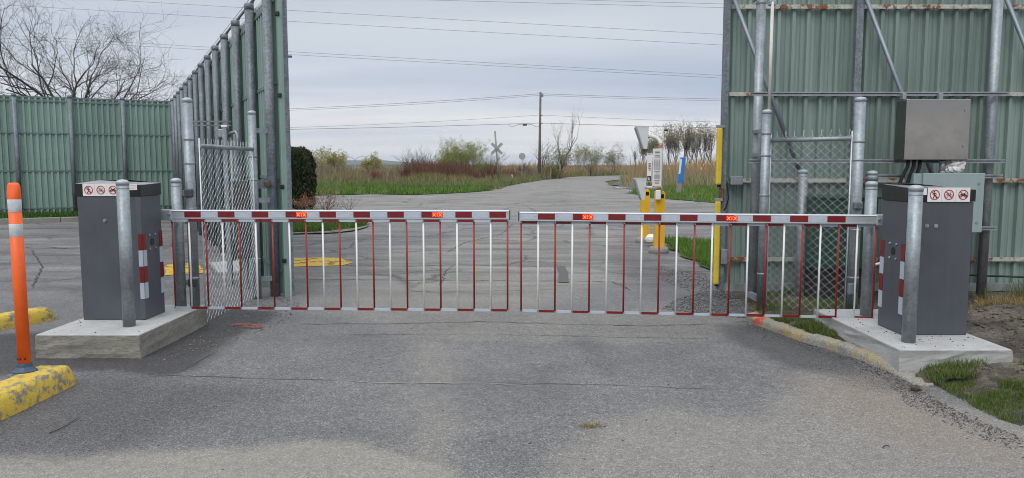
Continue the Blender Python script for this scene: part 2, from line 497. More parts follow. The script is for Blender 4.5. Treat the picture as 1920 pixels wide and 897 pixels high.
class MB:
    def __init__(s):
        s.v, s.f, s.m, s.sm = [], [], [], []

    def add(s, vs, fs, mi=0, smooth=False):
        o = len(s.v)
        s.v += [tuple(v) for v in vs]
        for f in fs:
            s.f.append(tuple(i + o for i in f)); s.m.append(mi); s.sm.append(smooth)
        return s

    def box(s, c, d, rz=0.0, mi=0, M=None):
        hx, hy, hz = d[0] / 2, d[1] / 2, d[2] / 2
        vs = [Vector((x * hx, y * hy, q * hz)) for x in (-1, 1) for y in (-1, 1) for q in (-1, 1)]
        if M is None:
            M = Matrix.Translation(c) @ Matrix.Rotation(rz, 4, 'Z')
        vs = [M @ v for v in vs]
        return s.add(vs, [(0, 1, 3, 2), (4, 6, 7, 5), (0, 4, 5, 1), (2, 3, 7, 6), (0, 2, 6, 4), (1, 5, 7, 3)], mi)

    def bbox(s, c, d, bev=0.01, rz=0.0, mi=0, seg=2, M=None):
        bm = bmesh.new()
        bmesh.ops.create_cube(bm, size=1)
        bmesh.ops.scale(bm, vec=d, verts=bm.verts)
        bmesh.ops.bevel(bm, geom=list(bm.edges), offset=bev, segments=seg, affect='EDGES', profile=0.5)
        if M is None:
            M = Matrix.Translation(c) @ Matrix.Rotation(rz, 4, 'Z')
        bmesh.ops.transform(bm, matrix=M, verts=bm.verts)
        bm.verts.index_update()
        s.add([v.co.copy() for v in bm.verts], [[v.index for v in f.verts] for f in bm.faces], mi)
        bm.free()
        return s

    def tube(s, pts, r, n=12, mi=0, caps=True, smooth=True, flat=1.0):
        pts = [Vector(p) for p in pts]
        rs = r if isinstance(r, (list, tuple)) else [r] * len(pts)
        o = len(s.v)
        up = None
        for i, p in enumerate(pts):
            d = (pts[min(i + 1, len(pts) - 1)] - pts[max(i - 1, 0)]).normalized()
            if up is None:
                up = Vector((0, 1, 0)) if abs(d.y) < 0.9 else Vector((1, 0, 0))
            a = d.cross(up)
            if a.length < 1e-6:
                a = d.orthogonal()
            a.normalize()
            bb = a.cross(d).normalized()
            up = bb
            for k in range(n):
                th = 2 * PI * k / n
                q = p + a * (math.cos(th) * rs[i]) + bb * (math.sin(th) * rs[i] * flat)
                s.v.append(tuple(q))
        for i in range(len(pts) - 1):
            for k in range(n):
                k2 = (k + 1) % n
                s.f.append((o + i * n + k, o + i * n + k2, o + (i + 1) * n + k2, o + (i + 1) * n + k)); s.m.append(mi); s.sm.append(smooth)
        if caps:
            s.f.append(tuple(o + k for k in range(n))[::-1]); s.m.append(mi); s.sm.append(False)
            e = o + (len(pts) - 1) * n
            s.f.append(tuple(e + k for k in range(n))); s.m.append(mi); s.sm.append(False)
        return s

    def lathe(s, c, prof, n=20, mi=0, smooth=True):
        """prof: (r, z) from bottom to top around a vertical axis through c"""
        o = len(s.v)
        for r, zz in prof:
            for k in range(n):
                th = 2 * PI * k / n
                s.v.append((c[0] + r * math.cos(th), c[1] + r * math.sin(th), c[2] + zz))
        for i in range(len(prof) - 1):
            for k in range(n):
                k2 = (k + 1) % n
                s.f.append((o + i * n + k, o + i * n + k2, o + (i + 1) * n + k2, o + (i + 1) * n + k)); s.m.append(mi); s.sm.append(smooth)
        s.f.append(tuple(o + k for k in range(n))[::-1]); s.m.append(mi); s.sm.append(False)
        e = o + (len(prof) - 1) * n
        s.f.append(tuple(e + k for k in range(n))); s.m.append(mi); s.sm.append(False)
        return s

    def prism(s, poly, lo, hi, M=None, mi=0):
        """2-D polygon (x, z) extruded in y from lo to hi, then moved by M"""
        n = len(poly)
        vs = [Vector((x, lo, q)) for x, q in poly] + [Vector((x, hi, q)) for x, q in poly]
        if M is not None:
            vs = [M @ v for v in vs]
        fs = [tuple(range(n)), tuple(range(2 * n - 1, n - 1, -1))]
        fs += [(i, i + n, (i + 1) % n + n, (i + 1) % n) for i in range(n)]
        return s.add(vs, fs, mi)

    def build(s, name, mats, parent=None, colors=None):
        me = bpy.data.meshes.new(name)
        me.from_pydata(s.v, [], s.f)
        for m in (mats if isinstance(mats, (list, tuple)) else [mats]):
            me.materials.append(m)
        if any(s.m):
            me.polygons.foreach_set('material_index', s.m)
        me.polygons.foreach_set('use_smooth', s.sm)
        if colors is not None:
            at_ = me.color_attributes.new('tint', 'FLOAT_COLOR', 'POINT')
            at_.data.foreach_set('color', np.asarray(colors, dtype=np.float32).ravel())
        me.validate()
        bm = bmesh.new()
        bm.from_mesh(me)
        if len(bm.faces) < 4000:
            bmesh.ops.recalc_face_normals(bm, faces=bm.faces)
            bm.to_mesh(me)
        bm.free()
        me.update()
        o = bpy.data.objects.new(name, me)
        C.objects.link(o)
        if parent is not None:
            put(o, parent)
        return o


def put(o, parent):
    """parent an object built in world coordinates without moving it"""
    o.parent = parent
    loc = Vector((0, 0, 0))
    q = parent
    while q is not None:
        loc += q.location
        q = q.parent
    # things and parts are built in world space: undo the chain's offset
    o.location = -loc if o.location.length == 0 else o.location - loc


def tag(o, label=None, cat=None, group=None, kind=None):
    if label: o['label'] = label
    if cat: o['category'] = cat
    if group: o['group'] = group
    if kind: o['kind'] = kind
    return o


def thing(name, label, cat, loc=(0, 0, 0), group=None):
    o = bpy.data.objects.new(name, None)
    o.empty_display_size = 0.2
    C.objects.link(o)
    o.location = loc
    return tag(o, label, cat, group)


def kids(o):
    return [c for c in bpy.data.objects if c.parent == o]


def arrays_mesh(name, v, f, mats, colors=None, parent=None):
    me = bpy.data.meshes.new(name)
    nf, k = f.shape
    me.vertices.add(len(v))
    me.vertices.foreach_set('co', np.asarray(v, dtype=np.float32).ravel())
    me.loops.add(nf * k)
    me.loops.foreach_set('vertex_index', np.asarray(f, dtype=np.int32).ravel())
    me.polygons.add(nf)
    me.polygons.foreach_set('loop_start', np.arange(0, nf * k, k, dtype=np.int32))
    me.polygons.foreach_set('loop_total', np.full(nf, k, dtype=np.int32))
    me.materials.append(mats)
    if colors is not None:
        ca = me.color_attributes.new('tint', 'FLOAT_COLOR', 'POINT')
        ca.data.foreach_set('color', np.asarray(colors, dtype=np.float32).ravel())
    me.update(calc_edges=True)
    o = bpy.data.objects.new(name, me)
    C.objects.link(o)
    if parent is not None:
        put(o, parent)
    return o


def blades(name, P, h, wd, cols, lean=0.35, parent=None, zoff=None):
    """curved grass blades: two triangles and a quad would be five vertices; here a kinked two-triangle blade"""
    n = len(P)
    P = np.asarray(P, float)
    h = np.broadcast_to(h, n); wd = np.broadcast_to(wd, n)
    th = rng.uniform(0, 2 * PI, n)
    side = np.stack([np.cos(th), np.sin(th), np.zeros(n)], 1)
    ld = rng.uniform(0, 2 * PI, n)
    ln = np.abs(rng.normal(0, lean, n))
    dirv = np.stack([np.cos(ld) * ln, np.sin(ld) * ln, np.ones(n)], 1)
    dirv /= np.linalg.norm(dirv, axis=1)[:, None]
    mid = P + dirv * (h * 0.55)[:, None]
    d2 = np.stack([np.cos(ld) * ln * 2.0, np.sin(ld) * ln * 2.0, np.ones(n)], 1)
    d2 /= np.linalg.norm(d2, axis=1)[:, None]
    tip = mid + d2 * (h * 0.5)[:, None]
    s = side * (wd / 2)[:, None]
    v = np.stack([P - s, P + s, mid + s * 0.8, mid - s * 0.8, tip], 1).reshape(-1, 3)
    i = np.arange(n) * 5
    f = np.concatenate([np.stack([i, i + 1, i + 2], 1), np.stack([i, i + 2, i + 3], 1), np.stack([i + 3, i + 2, i + 4], 1)])
    cc = np.repeat(np.asarray(cols, float), 5, axis=0)
    c4 = np.concatenate([cc, np.ones((len(cc), 1))], 1)
    return arrays_mesh(name, v, f, FOL, c4, parent)


def pick(cols, n, jit=0.2):
    """n colours out of a weighted list [(weight, rgb)]"""
    wts = np.array([c[0] for c in cols], float)
    arr = np.array([c[1] for c in cols], float)
    k = rng.choice(len(cols), n, p=wts / wts.sum())
    return np.clip(1.45 * arr[k] * rng.uniform(1 - jit, 1 + jit, (n, 1)) * rng.uniform(0.93, 1.07, (n, 3)), 0.003, 0.9)


def inpoly(poly, x, y):
    x = np.asarray(x); y = np.asarray(y)
    ins = np.zeros(x.shape, bool)
    n = len(poly)
    for i in range(n):
        x1, y1 = poly[i][0], poly[i][1]
        x2, y2 = poly[(i + 1) % n][0], poly[(i + 1) % n][1]
        c = ((y1 > y) != (y2 > y)) & (x < (x2 - x1) * (y - y1) / (y2 - y1 + 1e-12) + x1)
        ins ^= c
    return ins


def scatter(poly, n, dens=None):
    xs = [p[0] for p in poly]; ys = [p[1] for p in poly]
    out = []
    tot = 0
    while tot < n:
        x = rng.uniform(min(xs), max(xs), n * 2); y = rng.uniform(min(ys), max(ys), n * 2)
        k = inpoly(poly, x, y)
        if dens is not None:
            k &= rng.uniform(0, 1, n * 2) < dens(x, y)
        q = np.stack([x[k], y[k]], 1)
        out.append(q); tot += len(q)
        if len(out) > 60:
            break
    return np.concatenate(out)[:n]


def vnoise(x, y, seed=0):
    """cheap value noise"""
    x = np.asarray(x, float); y = np.asarray(y, float)
    xi = np.floor(x).astype(int); yi = np.floor(y).astype(int)
    fx = x - xi; fy = y - yi
    fx = fx * fx * (3 - 2 * fx); fy = fy * fy * (3 - 2 * fy)

    def hsh(a, b):
        h = np.sin(a * 127.1 + b * 311.7 + seed * 74.7) * 43758.5453
        return h - np.floor(h)
    return (hsh(xi, yi) * (1 - fx) + hsh(xi + 1, yi) * fx) * (1 - fy) + (hsh(xi, yi + 1) * (1 - fx) + hsh(xi + 1, yi + 1) * fx) * fy


def fbm(x, y, oct=4, seed=0):
    s = 0; a = 0.5
    for o in range(oct):
        s = s + a * vnoise(np.asarray(x) * 2 ** o, np.asarray(y) * 2 ** o, seed + o)
        a *= 0.5
    return s / (1 - 0.5 ** oct)


def poly_sheet(name, pts, z, material, kind='structure', jag=0.0, step=0.35, dome=0.0, parent=None, seed=1):
    """flat patch of ground with a ragged outline"""
    P = []
    for i in range(len(pts)):
        a = Vector((pts[i][0], pts[i][1], 0)); bq = Vector((pts[(i + 1) % len(pts)][0], pts[(i + 1) % len(pts)][1], 0))
        m = max(1, int((bq - a).length / step))
        for k in range(m):
            P.append(a.lerp(bq, k / m))
    if jag:
        for p in P:
            p.x += (vnoise(p.x * 3.1, p.y * 3.1, seed) - 0.5) * 2 * jag + random.uniform(-.3, .3) * jag
            p.y += (vnoise(p.x * 3.1 + 9, p.y * 3.1, seed) - 0.5) * 2 * jag
    bm = bmesh.new()
    vs = [bm.verts.new((p.x, p.y, z)) for p in P]
    f = bm.faces.new(vs)
    f.normal_update()
    if f.normal.z < 0:
        f.normal_flip()
    bmesh.ops.triangulate(bm, faces=bm.faces)
    me = bpy.data.meshes.new(name)
    bm.to_mesh(me); bm.free()
    me.materials.append(material)
    o = bpy.data.objects.new(name, me)
    C.objects.link(o)
    if parent is not None:
        put(o, parent)
    if kind:
        o['kind'] = kind
    return o


def sstep(a, bq, x):
    q = np.clip((x - a) / (bq - a), 0, 1)
    return q * q * (3 - 2 * q)

# ------------------------------------------------------------------ the ground
S = 6000
tag(MB().add([(-S, -200, -0.06), (S, -200, -0.06), (S, S * 1.5, -0.06), (-S, S * 1.5, -0.06)], [(0, 1, 2, 3)]).build('ground', MEADOW), kind='structure')

# asphalt: one grid of uneven spacing carrying sand, dark patches and stains
xs = np.unique(np.concatenate([np.arange(-27, -5, 0.5), np.arange(-5, 5, 0.07), np.arange(5, 32, 0.5)]))
ys = np.unique(np.concatenate([np.arange(-6, 2.5, 0.5), np.arange(2.5, 8.6, 0.05), np.arange(8.6, 20, 0.2), np.arange(20, 48.6, 0.7)]))
GX, GY = np.meshgrid(xs, ys)


def seg_dist(x, y, pts):
    d = np.full(x.shape, 1e9)
    for a, bq in zip(pts[:-1], pts[1:]):
        dx, dy = bq[0] - a[0], bq[1] - a[1]
        q = np.clip(((x - a[0]) * dx + (y - a[1]) * dy) / (dx * dx + dy * dy), 0, 1)
        d = np.minimum(d, np.hypot(x - a[0] - q * dx, y - a[1] - q * dy))
    return d


def blob(pts, soft, seed, amp=0.5):
    """soft mask of a polygon given in photo pixels on the road"""
    q = [gp(*p) for p in pts]
    inside = inpoly([(p.x, p.y) for p in q], GX, GY)
    d = seg_dist(GX, GY, [(p.x, p.y) for p in q] + [(q[0].x, q[0].y)])
    sd_ = np.where(inside, d, -d) + (fbm(GX * 2.2, GY * 2.2, 4, seed) - 0.5) * amp
    return sstep(-soft, soft, sd_)


nz = fbm(GX * 1.3, GY * 1.3, 5, 3)
nz2 = fbm(GX * 0.5, GY * 0.5, 5, 8)
streaks = fbm(GX * 3.2, GY * 0.5, 4, 21)
sand = np.zeros(GX.shape); dark = np.zeros(GX.shape); red = np.zeros(GX.shape)
sand = np.maximum(sand, 0.75 * blob([(-200, 1000), (-150, 860), (330, 850), (560, 822), (680, 828), (790, 862), (860, 900), (900, 1000)], 0.09, 5, 0.25))
sand = np.maximum(sand, 0.50 * blob([(1000, 1000), (1040, 840), (1100, 775), (1240, 762), (1400, 770), (1520, 705), (1660, 705), (1800, 760), (2000, 850), (2300, 1000)], 0.22, 6, 0.5))
sand = np.maximum(sand, 0.30 * blob([(640, 590), (700, 612), (760, 640), (1340, 645), (1420, 600), (1300, 580)], 0.12, 7, 0.3) * (0.4 + streaks))
sand = np.maximum(sand, 0.75 * blob([(780, 640), (830, 640), (850, 900), (740, 900)], 0.30, 9, 0.5) * streaks)
sand = np.maximum(sand, 0.42 * blob([(560, 500), (950, 430), (1180, 430), (1160, 520), (1000, 600), (620, 590)], 0.5, 10, 0.9) * (0.35 + nz))
red = np.maximum(red, 0.65 * blob([(1490, 708), (1620, 700), (1720, 745), (1900, 820), (2050, 900), (1650, 820), (1540, 765)], 0.22, 12, 0.4))
sand = np.maximum(sand, 0.42 * sstep(15, 28, GY) * (0.6 + 0.6 * nz))
dark = np.maximum(dark, 0.80 * blob([(-100, 720), (80, 690), (300, 708), (360, 690), (420, 655), (480, 610), (520, 585), (400, 575), (300, 600), (-100, 640)], 0.10, 14, 0.25))
dark = np.maximum(dark, 0.50 * blob([(-200, 880), (-100, 740), (140, 712), (330, 714), (470, 735), (400, 790), (250, 842), (0, 850)], 0.40, 15, 0.4))
dark = np.maximum(dark, 0.42 * blob([(1180, 445), (1210, 470), (1260, 500), (1330, 520), (1390, 600), (1250, 560), (1150, 520), (1130, 470)], 0.4, 16, 0.6))
dark = np.maximum(dark, 0.25 * blob([(1080, 632), (1110, 640), (1165, 690), (1140, 706), (1110, 680)], 0.10, 17, 0.3))
dark = np.maximum(dark, 0.55 * blob([(1330, 605), (1420, 610), (1560, 660), (1730, 735), (1640, 730), (1480, 690), (1380, 645)], 0.12, 18, 0.3))
dark = np.maximum(dark, 0.35 * blob([(1040, 690), (1010, 900), (960, 900), (990, 690)], 0.25, 19, 0.5) * streaks)
dark = np.maximum(dark, 0.22 * sstep(0.50, 0.75, nz) * sstep(8, 10, GY))
dark = np.maximum(dark, 0.45 * sstep(0.5, 0.8, fbm(GX * 0.35, GY * 1.6, 5, 33)) * sstep(9, 14, GY))
sand = sand * (1 - 0.85 * np.clip(dark * 1.3, 0, 1))
zz = (fbm(GX * 0.6, GY * 0.6, 3, 40) - 0.5) * 0.016
zz = np.where(GY > 9, zz * 0.3, zz)
verts = np.stack([GX, GY, zz], -1).reshape(-1, 3)
ny, nx = GX.shape
ii = (np.arange(ny - 1)[:, None] * nx + np.arange(nx - 1)[None, :]).ravel()
asph = arrays_mesh('asphalt_road', verts, np.stack([ii, ii + 1, ii + nx + 1, ii + nx], 1), ASPH)
at_ = asph.data.color_attributes.new('wear', 'FLOAT_COLOR', 'POINT')
at_.data.foreach_set('color', np.stack([sand, dark, red, np.ones_like(sand)], -1).astype(np.float32).ravel())
tag(asph, kind='structure')


def road_z(x, y):
    return (fbm(np.array([x * 0.6]), np.array([y * 0.6]), 3, 40)[0] - 0.5) * 0.016 * (1 if y <= 9 else 0.3)


# far road beyond the crossing
fr_l = [(-3.2, 47.9), (-1.2, 52), (1.2, 70), (6.0, 100), (10.6, 117), (30, 150)]
fr_r = [(12.5, 47.9), (7.6, 60), (9.6, 78), (14.5, 95), (24, 118), (50, 140)]
P = [(*a, 0.006) for a in fr_l] + [(*a, 0.006) for a in fr_r[::-1]]
o = poly_sheet('far_road', P, 0.0, ASPH, jag=0.15, step=1.5)
ca = o.data.color_attributes.new('wear', 'FLOAT_COLOR', 'POINT')
ca.data.foreach_set('color', np.tile(np.array([0.35, 0.05, 0, 1], np.float32), len(o.data.vertices)))


def crack(pts, wpx=0.012, m=CRACKM, name='crack', wob=0.02):
    """a jagged strip lying on the asphalt"""
    P = [gp(*p) for p in pts]
    Q = []
    for a, bq in zip(P[:-1], P[1:]):
        n = max(2, int((bq - a).length / 0.09))
        for k in range(n):
            Q.append(a.lerp(bq, k / n))
    Q.append(P[-1])
    mb = MB()
    vs = []
    for i, p in enumerate(Q):
        d = (Q[min(i + 1, len(Q) - 1)] - Q[max(i - 1, 0)]).normalized()
        nrm = Vector((-d.y, d.x, 0))
        p = p + nrm * random.uniform(-wob, wob)
        ww = wpx * random.uniform(0.25, 1.0) * (0.3 if i in (0, len(Q) - 1) else 1)
        zt = road_z(p.x, p.y) + 0.004
        vs += [(p + nrm * ww)[:2] + (zt,), (p - nrm * ww)[:2] + (zt,)]
    mb.add(vs, [(2 * i, 2 * i + 1, 2 * i + 3, 2 * i + 2) for i in range(len(Q) - 1)])
    return tag(mb.build(name, m, asph), kind='structure')


crack([(300, 704), (380, 708), (490, 711), (640, 716)], 0.005, wob=0.012)
crack([(900, 719), (1050, 721), (1150, 723), (1300, 729), (1402, 731)], 0.0045, wob=0.012)
crack([(640, 717), (770, 719), (900, 720), (1000, 721)], 0.010, CRACKL)
crack([(560, 608), (760, 608), (900, 604), (1060, 609), (1200, 611), (1330, 608)], 0.008)
crack([(640, 628), (850, 628), (1060, 631), (1330, 635)], 0.005)
crack([(330, 700), (362, 684), (400, 660)], 0.005)
crack([(545, 524), (760, 526), (960, 527), (1150, 529), (1185, 546)], 0.012)
crack([(640, 498), (760, 500), (850, 497), (940, 499), (1060, 501)], 0.012)
crack([(838, 474), (872, 455), (940, 440), (962, 420)], 0.014)
crack([(826, 535), (836, 510), (850, 497)], 0.01)
crack([(1046, 500), (1050, 515), (1062, 530)], 0.012)
crack([(985, 386), (1003, 396), (1010, 410), (1000, 420)], 0.02)
crack([(770, 548), (900, 546), (960, 545), (1050, 543)], 0.007)
crack([(700, 420), (780, 412), (860, 410), (930, 415)], 0.02)
crack([(1090, 428), (1150, 424), (1200, 428)], 0.03)
crack([(1010, 376), (1100, 377), (1185, 379)], 0.03)
crack([(880, 372), (960, 370), (1060, 371)], 0.03)
crack([(1260, 400), (1300, 404), (1340, 403)], 0.03)
crack([(160, 440), (210, 436), (260, 441), (320, 438)], 0.025)
crack([(10, 470), (70, 462), (140, 468)], 0.02)
crack([(60, 470), (80, 500), (60, 540)], 0.014)
crack([(0, 640), (60, 634), (110, 640)], 0.008)
# square repair patch behind the barrier
q = [gp(*p) for p in ((1045, 500), (1060, 500), (1068, 531), (1047, 530))]
o = poly_sheet('asphalt_patch', [(p.x, p.y) for p in q], 0.008, mat('fresh_patch', (0.085, 0.085, 0.088), 0.9, 0, 0.3, 40, bump=0.5, bs=90), jag=0.02, step=0.1)

# yellow road paint
q = [gp(*p) for p in ((310, 517), (315, 497), (372, 494), (388, 512))]
o = poly_sheet('yellow_road_marking', [(p.x, p.y) for p in q], 0.007, ROADY, jag=0.03, step=0.2)
q = [gp(*p) for p in ((530, 502), (533, 486), (600, 484), (640, 485), (655, 491), (659, 494), (640, 499), (600, 500))]
o = poly_sheet('yellow_road_marking', [(p.x, p.y) for p in q], 0.007, ROADY, jag=0.03, step=0.2)
q = [gp(*p) for p in ((432, 612), (470, 609), (506, 612), (500, 616), (450, 617))]
poly_sheet('red_road_marking', [(p.x, p.y) for p in q], 0.010, REDROAD, jag=0.05, step=0.08)
# pale concrete pad seen through the chain link
q = [gp(*p, 0.03) for p in ((394, 492), (452, 488), (450, 509), (410, 511))]
mb = MB()
n = len(q)
mb.add([(p.x, p.y, 0.03) for p in q] + [(p.x, p.y, -0.05) for p in q], [(0, 1, 2, 3)] + [(i, (i + 1) % n, (i + 1) % n + n, i + n) for i in range(n)])
tag(mb.build('concrete_pad', CONC_TOP), kind='structure')

# ------------------------------------------------------------------ concrete plinths
LZ = 0.19


def plinth(name, x0, x1, y0, y1, z0, z1, label, side):
    t = thing(name, label, 'concrete base', ((x0 + x1) / 2, (y0 + y1) / 2, z0))
    mb = MB()
    bm = bmesh.new()
    bmesh.ops.create_grid(bm, x_segments=14, y_segments=14, size=0.5)
    bm.free()
    # body with a slightly irregular outline
    def ring(z, j):
        out = []
        for (ax, ay), (bx, by) in (((x0, y0), (x1, y0)), ((x1, y0), (x1, y1)), ((x1, y1), (x0, y1)), ((x0, y1), (x0, y0))):
            for k in range(10):
                f = k / 10
                nn = Vector((by - ay, ax - bx, 0)).normalized()
                d = (vnoise(np.array([ax + f * 7 + bx]), np.array([z * 30 + by]), 3)[0] - 0.5) * j
                out.append((ax + (bx - ax) * f + nn.x * d, ay + (by - ay) * f + nn.y * d, z))
        return out
    zs = [z0 - 0.1] + [z0 + (z1 - 0.008 - z0) * i / 5 for i in range(6)]
    rings = [ring(q, 0.012) for q in zs]
    vs = [p for r in rings for p in r]
    n = len(rings[0])
    fs = []
    for i in range(len(rings) - 1):
        for k in range(n):
            fs.append((i * n + k, i * n + (k + 1) % n, (i + 1) * n + (k + 1) % n, (i + 1) * n + k))
    mb.add(vs, fs)
    mb.build('formed_side', side, t)
    mt = MB()
    e = 0.012
    mt.bbox(((x0 + x1) / 2, (y0 + y1) / 2, z1 - 0.014), (x1 - x0 - 0.006, y1 - y0 - 0.006, 0.028), 0.009)
    mt.build('trowelled_top', CONC_TOP, t)
    return t


plinth('concrete_plinth', -3.735, -2.915, 5.85, 7.16, 0.0, LZ, 'stained concrete base under the barrier cabinet beside the orange delineator post', CONC_SIDE)
plinth('concrete_plinth', 2.785, 3.60, 5.36, 6.93, 0.04, LZ, 'cleaner low concrete base set in grass behind the yellow kerb', CONC_SIDE2)

# ------------------------------------------------------------------ posts and bollards


def post_parts(t, x, y, z0, z1, r, m=GALV, dome=True, n=24, cap_name='cap'):
    mb = MB()
    mb.tube([(x, y, z0), (x, y, z1)], r, n)
    mb.build('pipe', m, t)
    if dome:
        cm = MB()
        cm.lathe((x, y, z1), [(r * 1.025, -0.026), (r * 1.04, -0.004), (r * 1.02, 0.003), (r * 0.85, 0.011), (r * 0.5, 0.018), (r * 0.12, 0.021)], n)
        cm.build(cap_name, mat('cast_cap', (0.36, 0.40, 0.43), 0.5, 0.35, 0.1, 12), t)


def bollard(x, y, z0, z1, r, label, group='steel bollards on the concrete bases', name='bollard', seam=True):
    t = thing(name, label, 'bollard', (x, y, z0), group)
    post_parts(t, x, y, z0, z1, r)
    sm = MB()
    sm.lathe((x, y, z1 - 0.055), [(r * 1.012, 0), (r * 1.02, 0.004), (r * 1.012, 0.008)], 24)
    sm.build('weld_seam', GALV, t)
    return t


bollard(-3.155, 6.17, LZ, 1.375, 0.0485, 'galvanised bollard standing in front of the cabinet on the stained concrete base')
bollard(2.972, 5.60, LZ, 1.345, 0.0490, 'galvanised bollard standing in front of the cabinet below the stainless box')
bollard(-3.085, 7.00, LZ, 1.375, 0.0470, 'galvanised bollard clamped to the tall post behind the barrier cabinet by the orange delineator')
bollard(3.13, 6.63, LZ, 1.355, 0.0490, 'galvanised bollard between the tall gate post and the cabinet under the stainless box')
b6 = bollard(3.60, 7.62, 0.05, 1.44, 0.05, 'ring topped steel bollard half hidden between the tall post and the black cables', 'steel bollards by the sliding gate')
mb = MB(); mb.lathe((3.60, 7.62, 1.36), [(0.05, 0), (0.058, 0.006), (0.058, 0.03), (0.05, 0.036)], 20); mb.build('collar', GALVD, b6)
bollard(3.10, 8.12, 0.05, 1.45, 0.048, 'weathered steel bollard seen through the diamond mesh beside the dark green box', 'steel bollards by the sliding gate')


def tall_post(x, y, z0, z1, r, label, bands=(), grp='tall steel posts at the gateway', cap='cap'):
    t = thing('gate_post', label, 'post', (x, y, z0), grp)
    post_parts(t, x, y, z0, z1, r)
    for bz in bands:
        bm_ = MB(); bm_.lathe((x, y, bz), [(r + 0.001, 0), (r + 0.004, 0.002), (r + 0.004, 0.018), (r + 0.001, 0.02)], 20)
        bm_.build('tension_band', GALV, t)
    return t


p1 = tall_post(-2.985, 7.07, LZ, 2.11, 0.0455, 'tall capped steel post carrying the near edge of the left chain link panel', (1.74, 1.52, 1.1, 0.45))
p3 = tall_post(-2.895, 8.55, 0.0, 2.10, 0.0445, 'tall capped steel post between chain link panel and end of the long green fence', (1.60, 1.34, 1.0, 0.45))
for (zc, m) in ((1.255, GALVD), (0.42, GALVD)):
    mb = MB()
    mb.box((-3.04, 7.035, zc), (0.09, 0.03, 0.05))
    mb.build('clamp_arm', GALV, p1)
    mb = MB()
    mb.bbox((-2.985, 7.03, zc), (0.075, 0.05, 0.075), 0.012)
    mb.build('dark_clamp', mat('dark_casting', (0.06, 0.065, 0.07), 0.6, 0.3, 0.3, 20), p1)
for zc in (1.90, 1.30, 1.12, 0.22):
    mb = MB()
    hgt = 0.055 if zc != 1.30 else 0.10
    mb.box((-2.83, 8.62, zc), (0.16, 0.035, hgt), R(40))
    mb.build('bracket_arm', GALV if zc != 1.30 else GALVD, p3)
mb = MB(); mb.box((-2.77, 8.64, 1.30), (0.07, 0.05, 0.045), R(40)); mb.build('rusty_latch', RUSTD, p3)

r1 = tall_post(2.585, 8.08, 0.05, 3.20, 0.048, 'tallest round steel post in front of the faded green sliding gate', (1.86, 0.95))
mb = MB(); mb.tube([(2.49, 8.06, 3.20), (2.55, 8.03, 3.235), (2.62, 8.03, 3.235), (2.72, 8.06, 3.21)], 0.014, 8); mb.build('top_hook', GALV, r1)
r2 = tall_post(2.555, 7.70, 0.05, 2.05, 0.046, 'slimmer steel post with a white pipe on top beside the chain link panel', (1.82, 1.6, 1.2, 0.95, 0.4))
mb = MB(); mb.tube([(2.575, 7.70, 2.06), (2.575, 7.70, 3.12)], 0.016, 10); mb.build('white_pipe', WPIPE, r2)
mb = MB(); mb.bbox((2.58, 7.72, 3.11), (0.07, 0.06, 0.05), 0.01); mb.build('pipe_fitting', GALV, r2)
for zc in (1.86, 1.62, 0.93, 0.14):
    mb = MB(); mb.box((2.545, 7.89, zc), (0.05, 0.32, 0.035 if zc != 0.14 else 0.06)); mb.build('bracket_arm', GALV, r2)
r4 = tall_post(3.215, 7.10, 0.08, 2.12, 0.050, 'thick tall steel post at the chain link panel end nearest the stainless box', (1.72, 1.55, 0.9, 0.45))
mb = MB(); mb.bbox((3.2, 7.035, 1.14), (0.085, 0.05, 0.075), 0.015); mb.build('hinge_block', GALVD, r4)
mb = MB(); mb.bbox((3.17, 7.03, 0.36), (0.07, 0.05, 0.11), 0.015); mb.build('hinge_block', GALVD, r4)
mb = MB(); mb.bbox((3.2, 7.05, 0.37), (0.07, 0.045, 0.10), 0.012); mb.build('dark_clamp', MATS['dark_casting'], r4)
r7 = tall_post(4.955, 7.94, 0.05, 3.62, 0.047, 'round steel post holding the channel rails beside the grey electrical box', ())

# ------------------------------------------------------------------ chain link panels


def chain_link(name, label, A, B, zb, zt, pitch=0.0425, amp=0.0215, wr=0.0019):
    """A and B are the bottom corners (x, y); zigzag wires woven into diamonds"""
    t = thing(name, label, 'chain link panel', (A[0], A[1], zb), 'chain link panels beside the barrier')
    A = Vector((A[0], A[1], 0)); B = Vector((B[0], B[1], 0))
    d = (B - A); Ln = d.length; d.normalize()
    nrm = Vector((-d.y, d.x, 0))
    mb = MB()
    nw = int(Ln / pitch)
    hz = 0.038
    for i in range(nw + 1):
        x0 = i * Ln / max(nw, 1)
        pts = []
        zc = zb
        k = 0
        while zc <= zt + 0.03:
            xo = x0 + (amp if (k + i) % 2 == 0 else -amp)
            xo = min(max(xo, 0.0), Ln)
            off = 0.003 if (k + i) % 2 == 0 else -0.003
            p = A + d * xo + nrm * off
            p.z = zc + (0.003 * random.uniform(-1, 1))
            pts.append(p)
            zc += hz; k += 1
        mb.tube(pts, wr, 4, smooth=False, caps=False)
        # twisted ends above the top rail
        e = pts[-1]
        mb.tube([e, e + Vector((random.uniform(-.01, .01), 0, 0.05))], wr * 1.1, 4, smooth=False, caps=False)
    tag(mb.build('wire_mesh', WIREM, t), kind='stuff')
    mr = MB(); mr.tube([A + Vector((0, 0, zt - 0.03)), B + Vector((0, 0, zt - 0.03))], 0.021, 12); mr.build('top_rail', GALV, t)
    for q in (A, B):
        ms_ = MB(); ms_.tube([q + Vector((0, 0, zb)), q + Vector((0, 0, zt + 0.04))], 0.007, 6); ms_.build('tension_bar', WIREM, t)
    return t


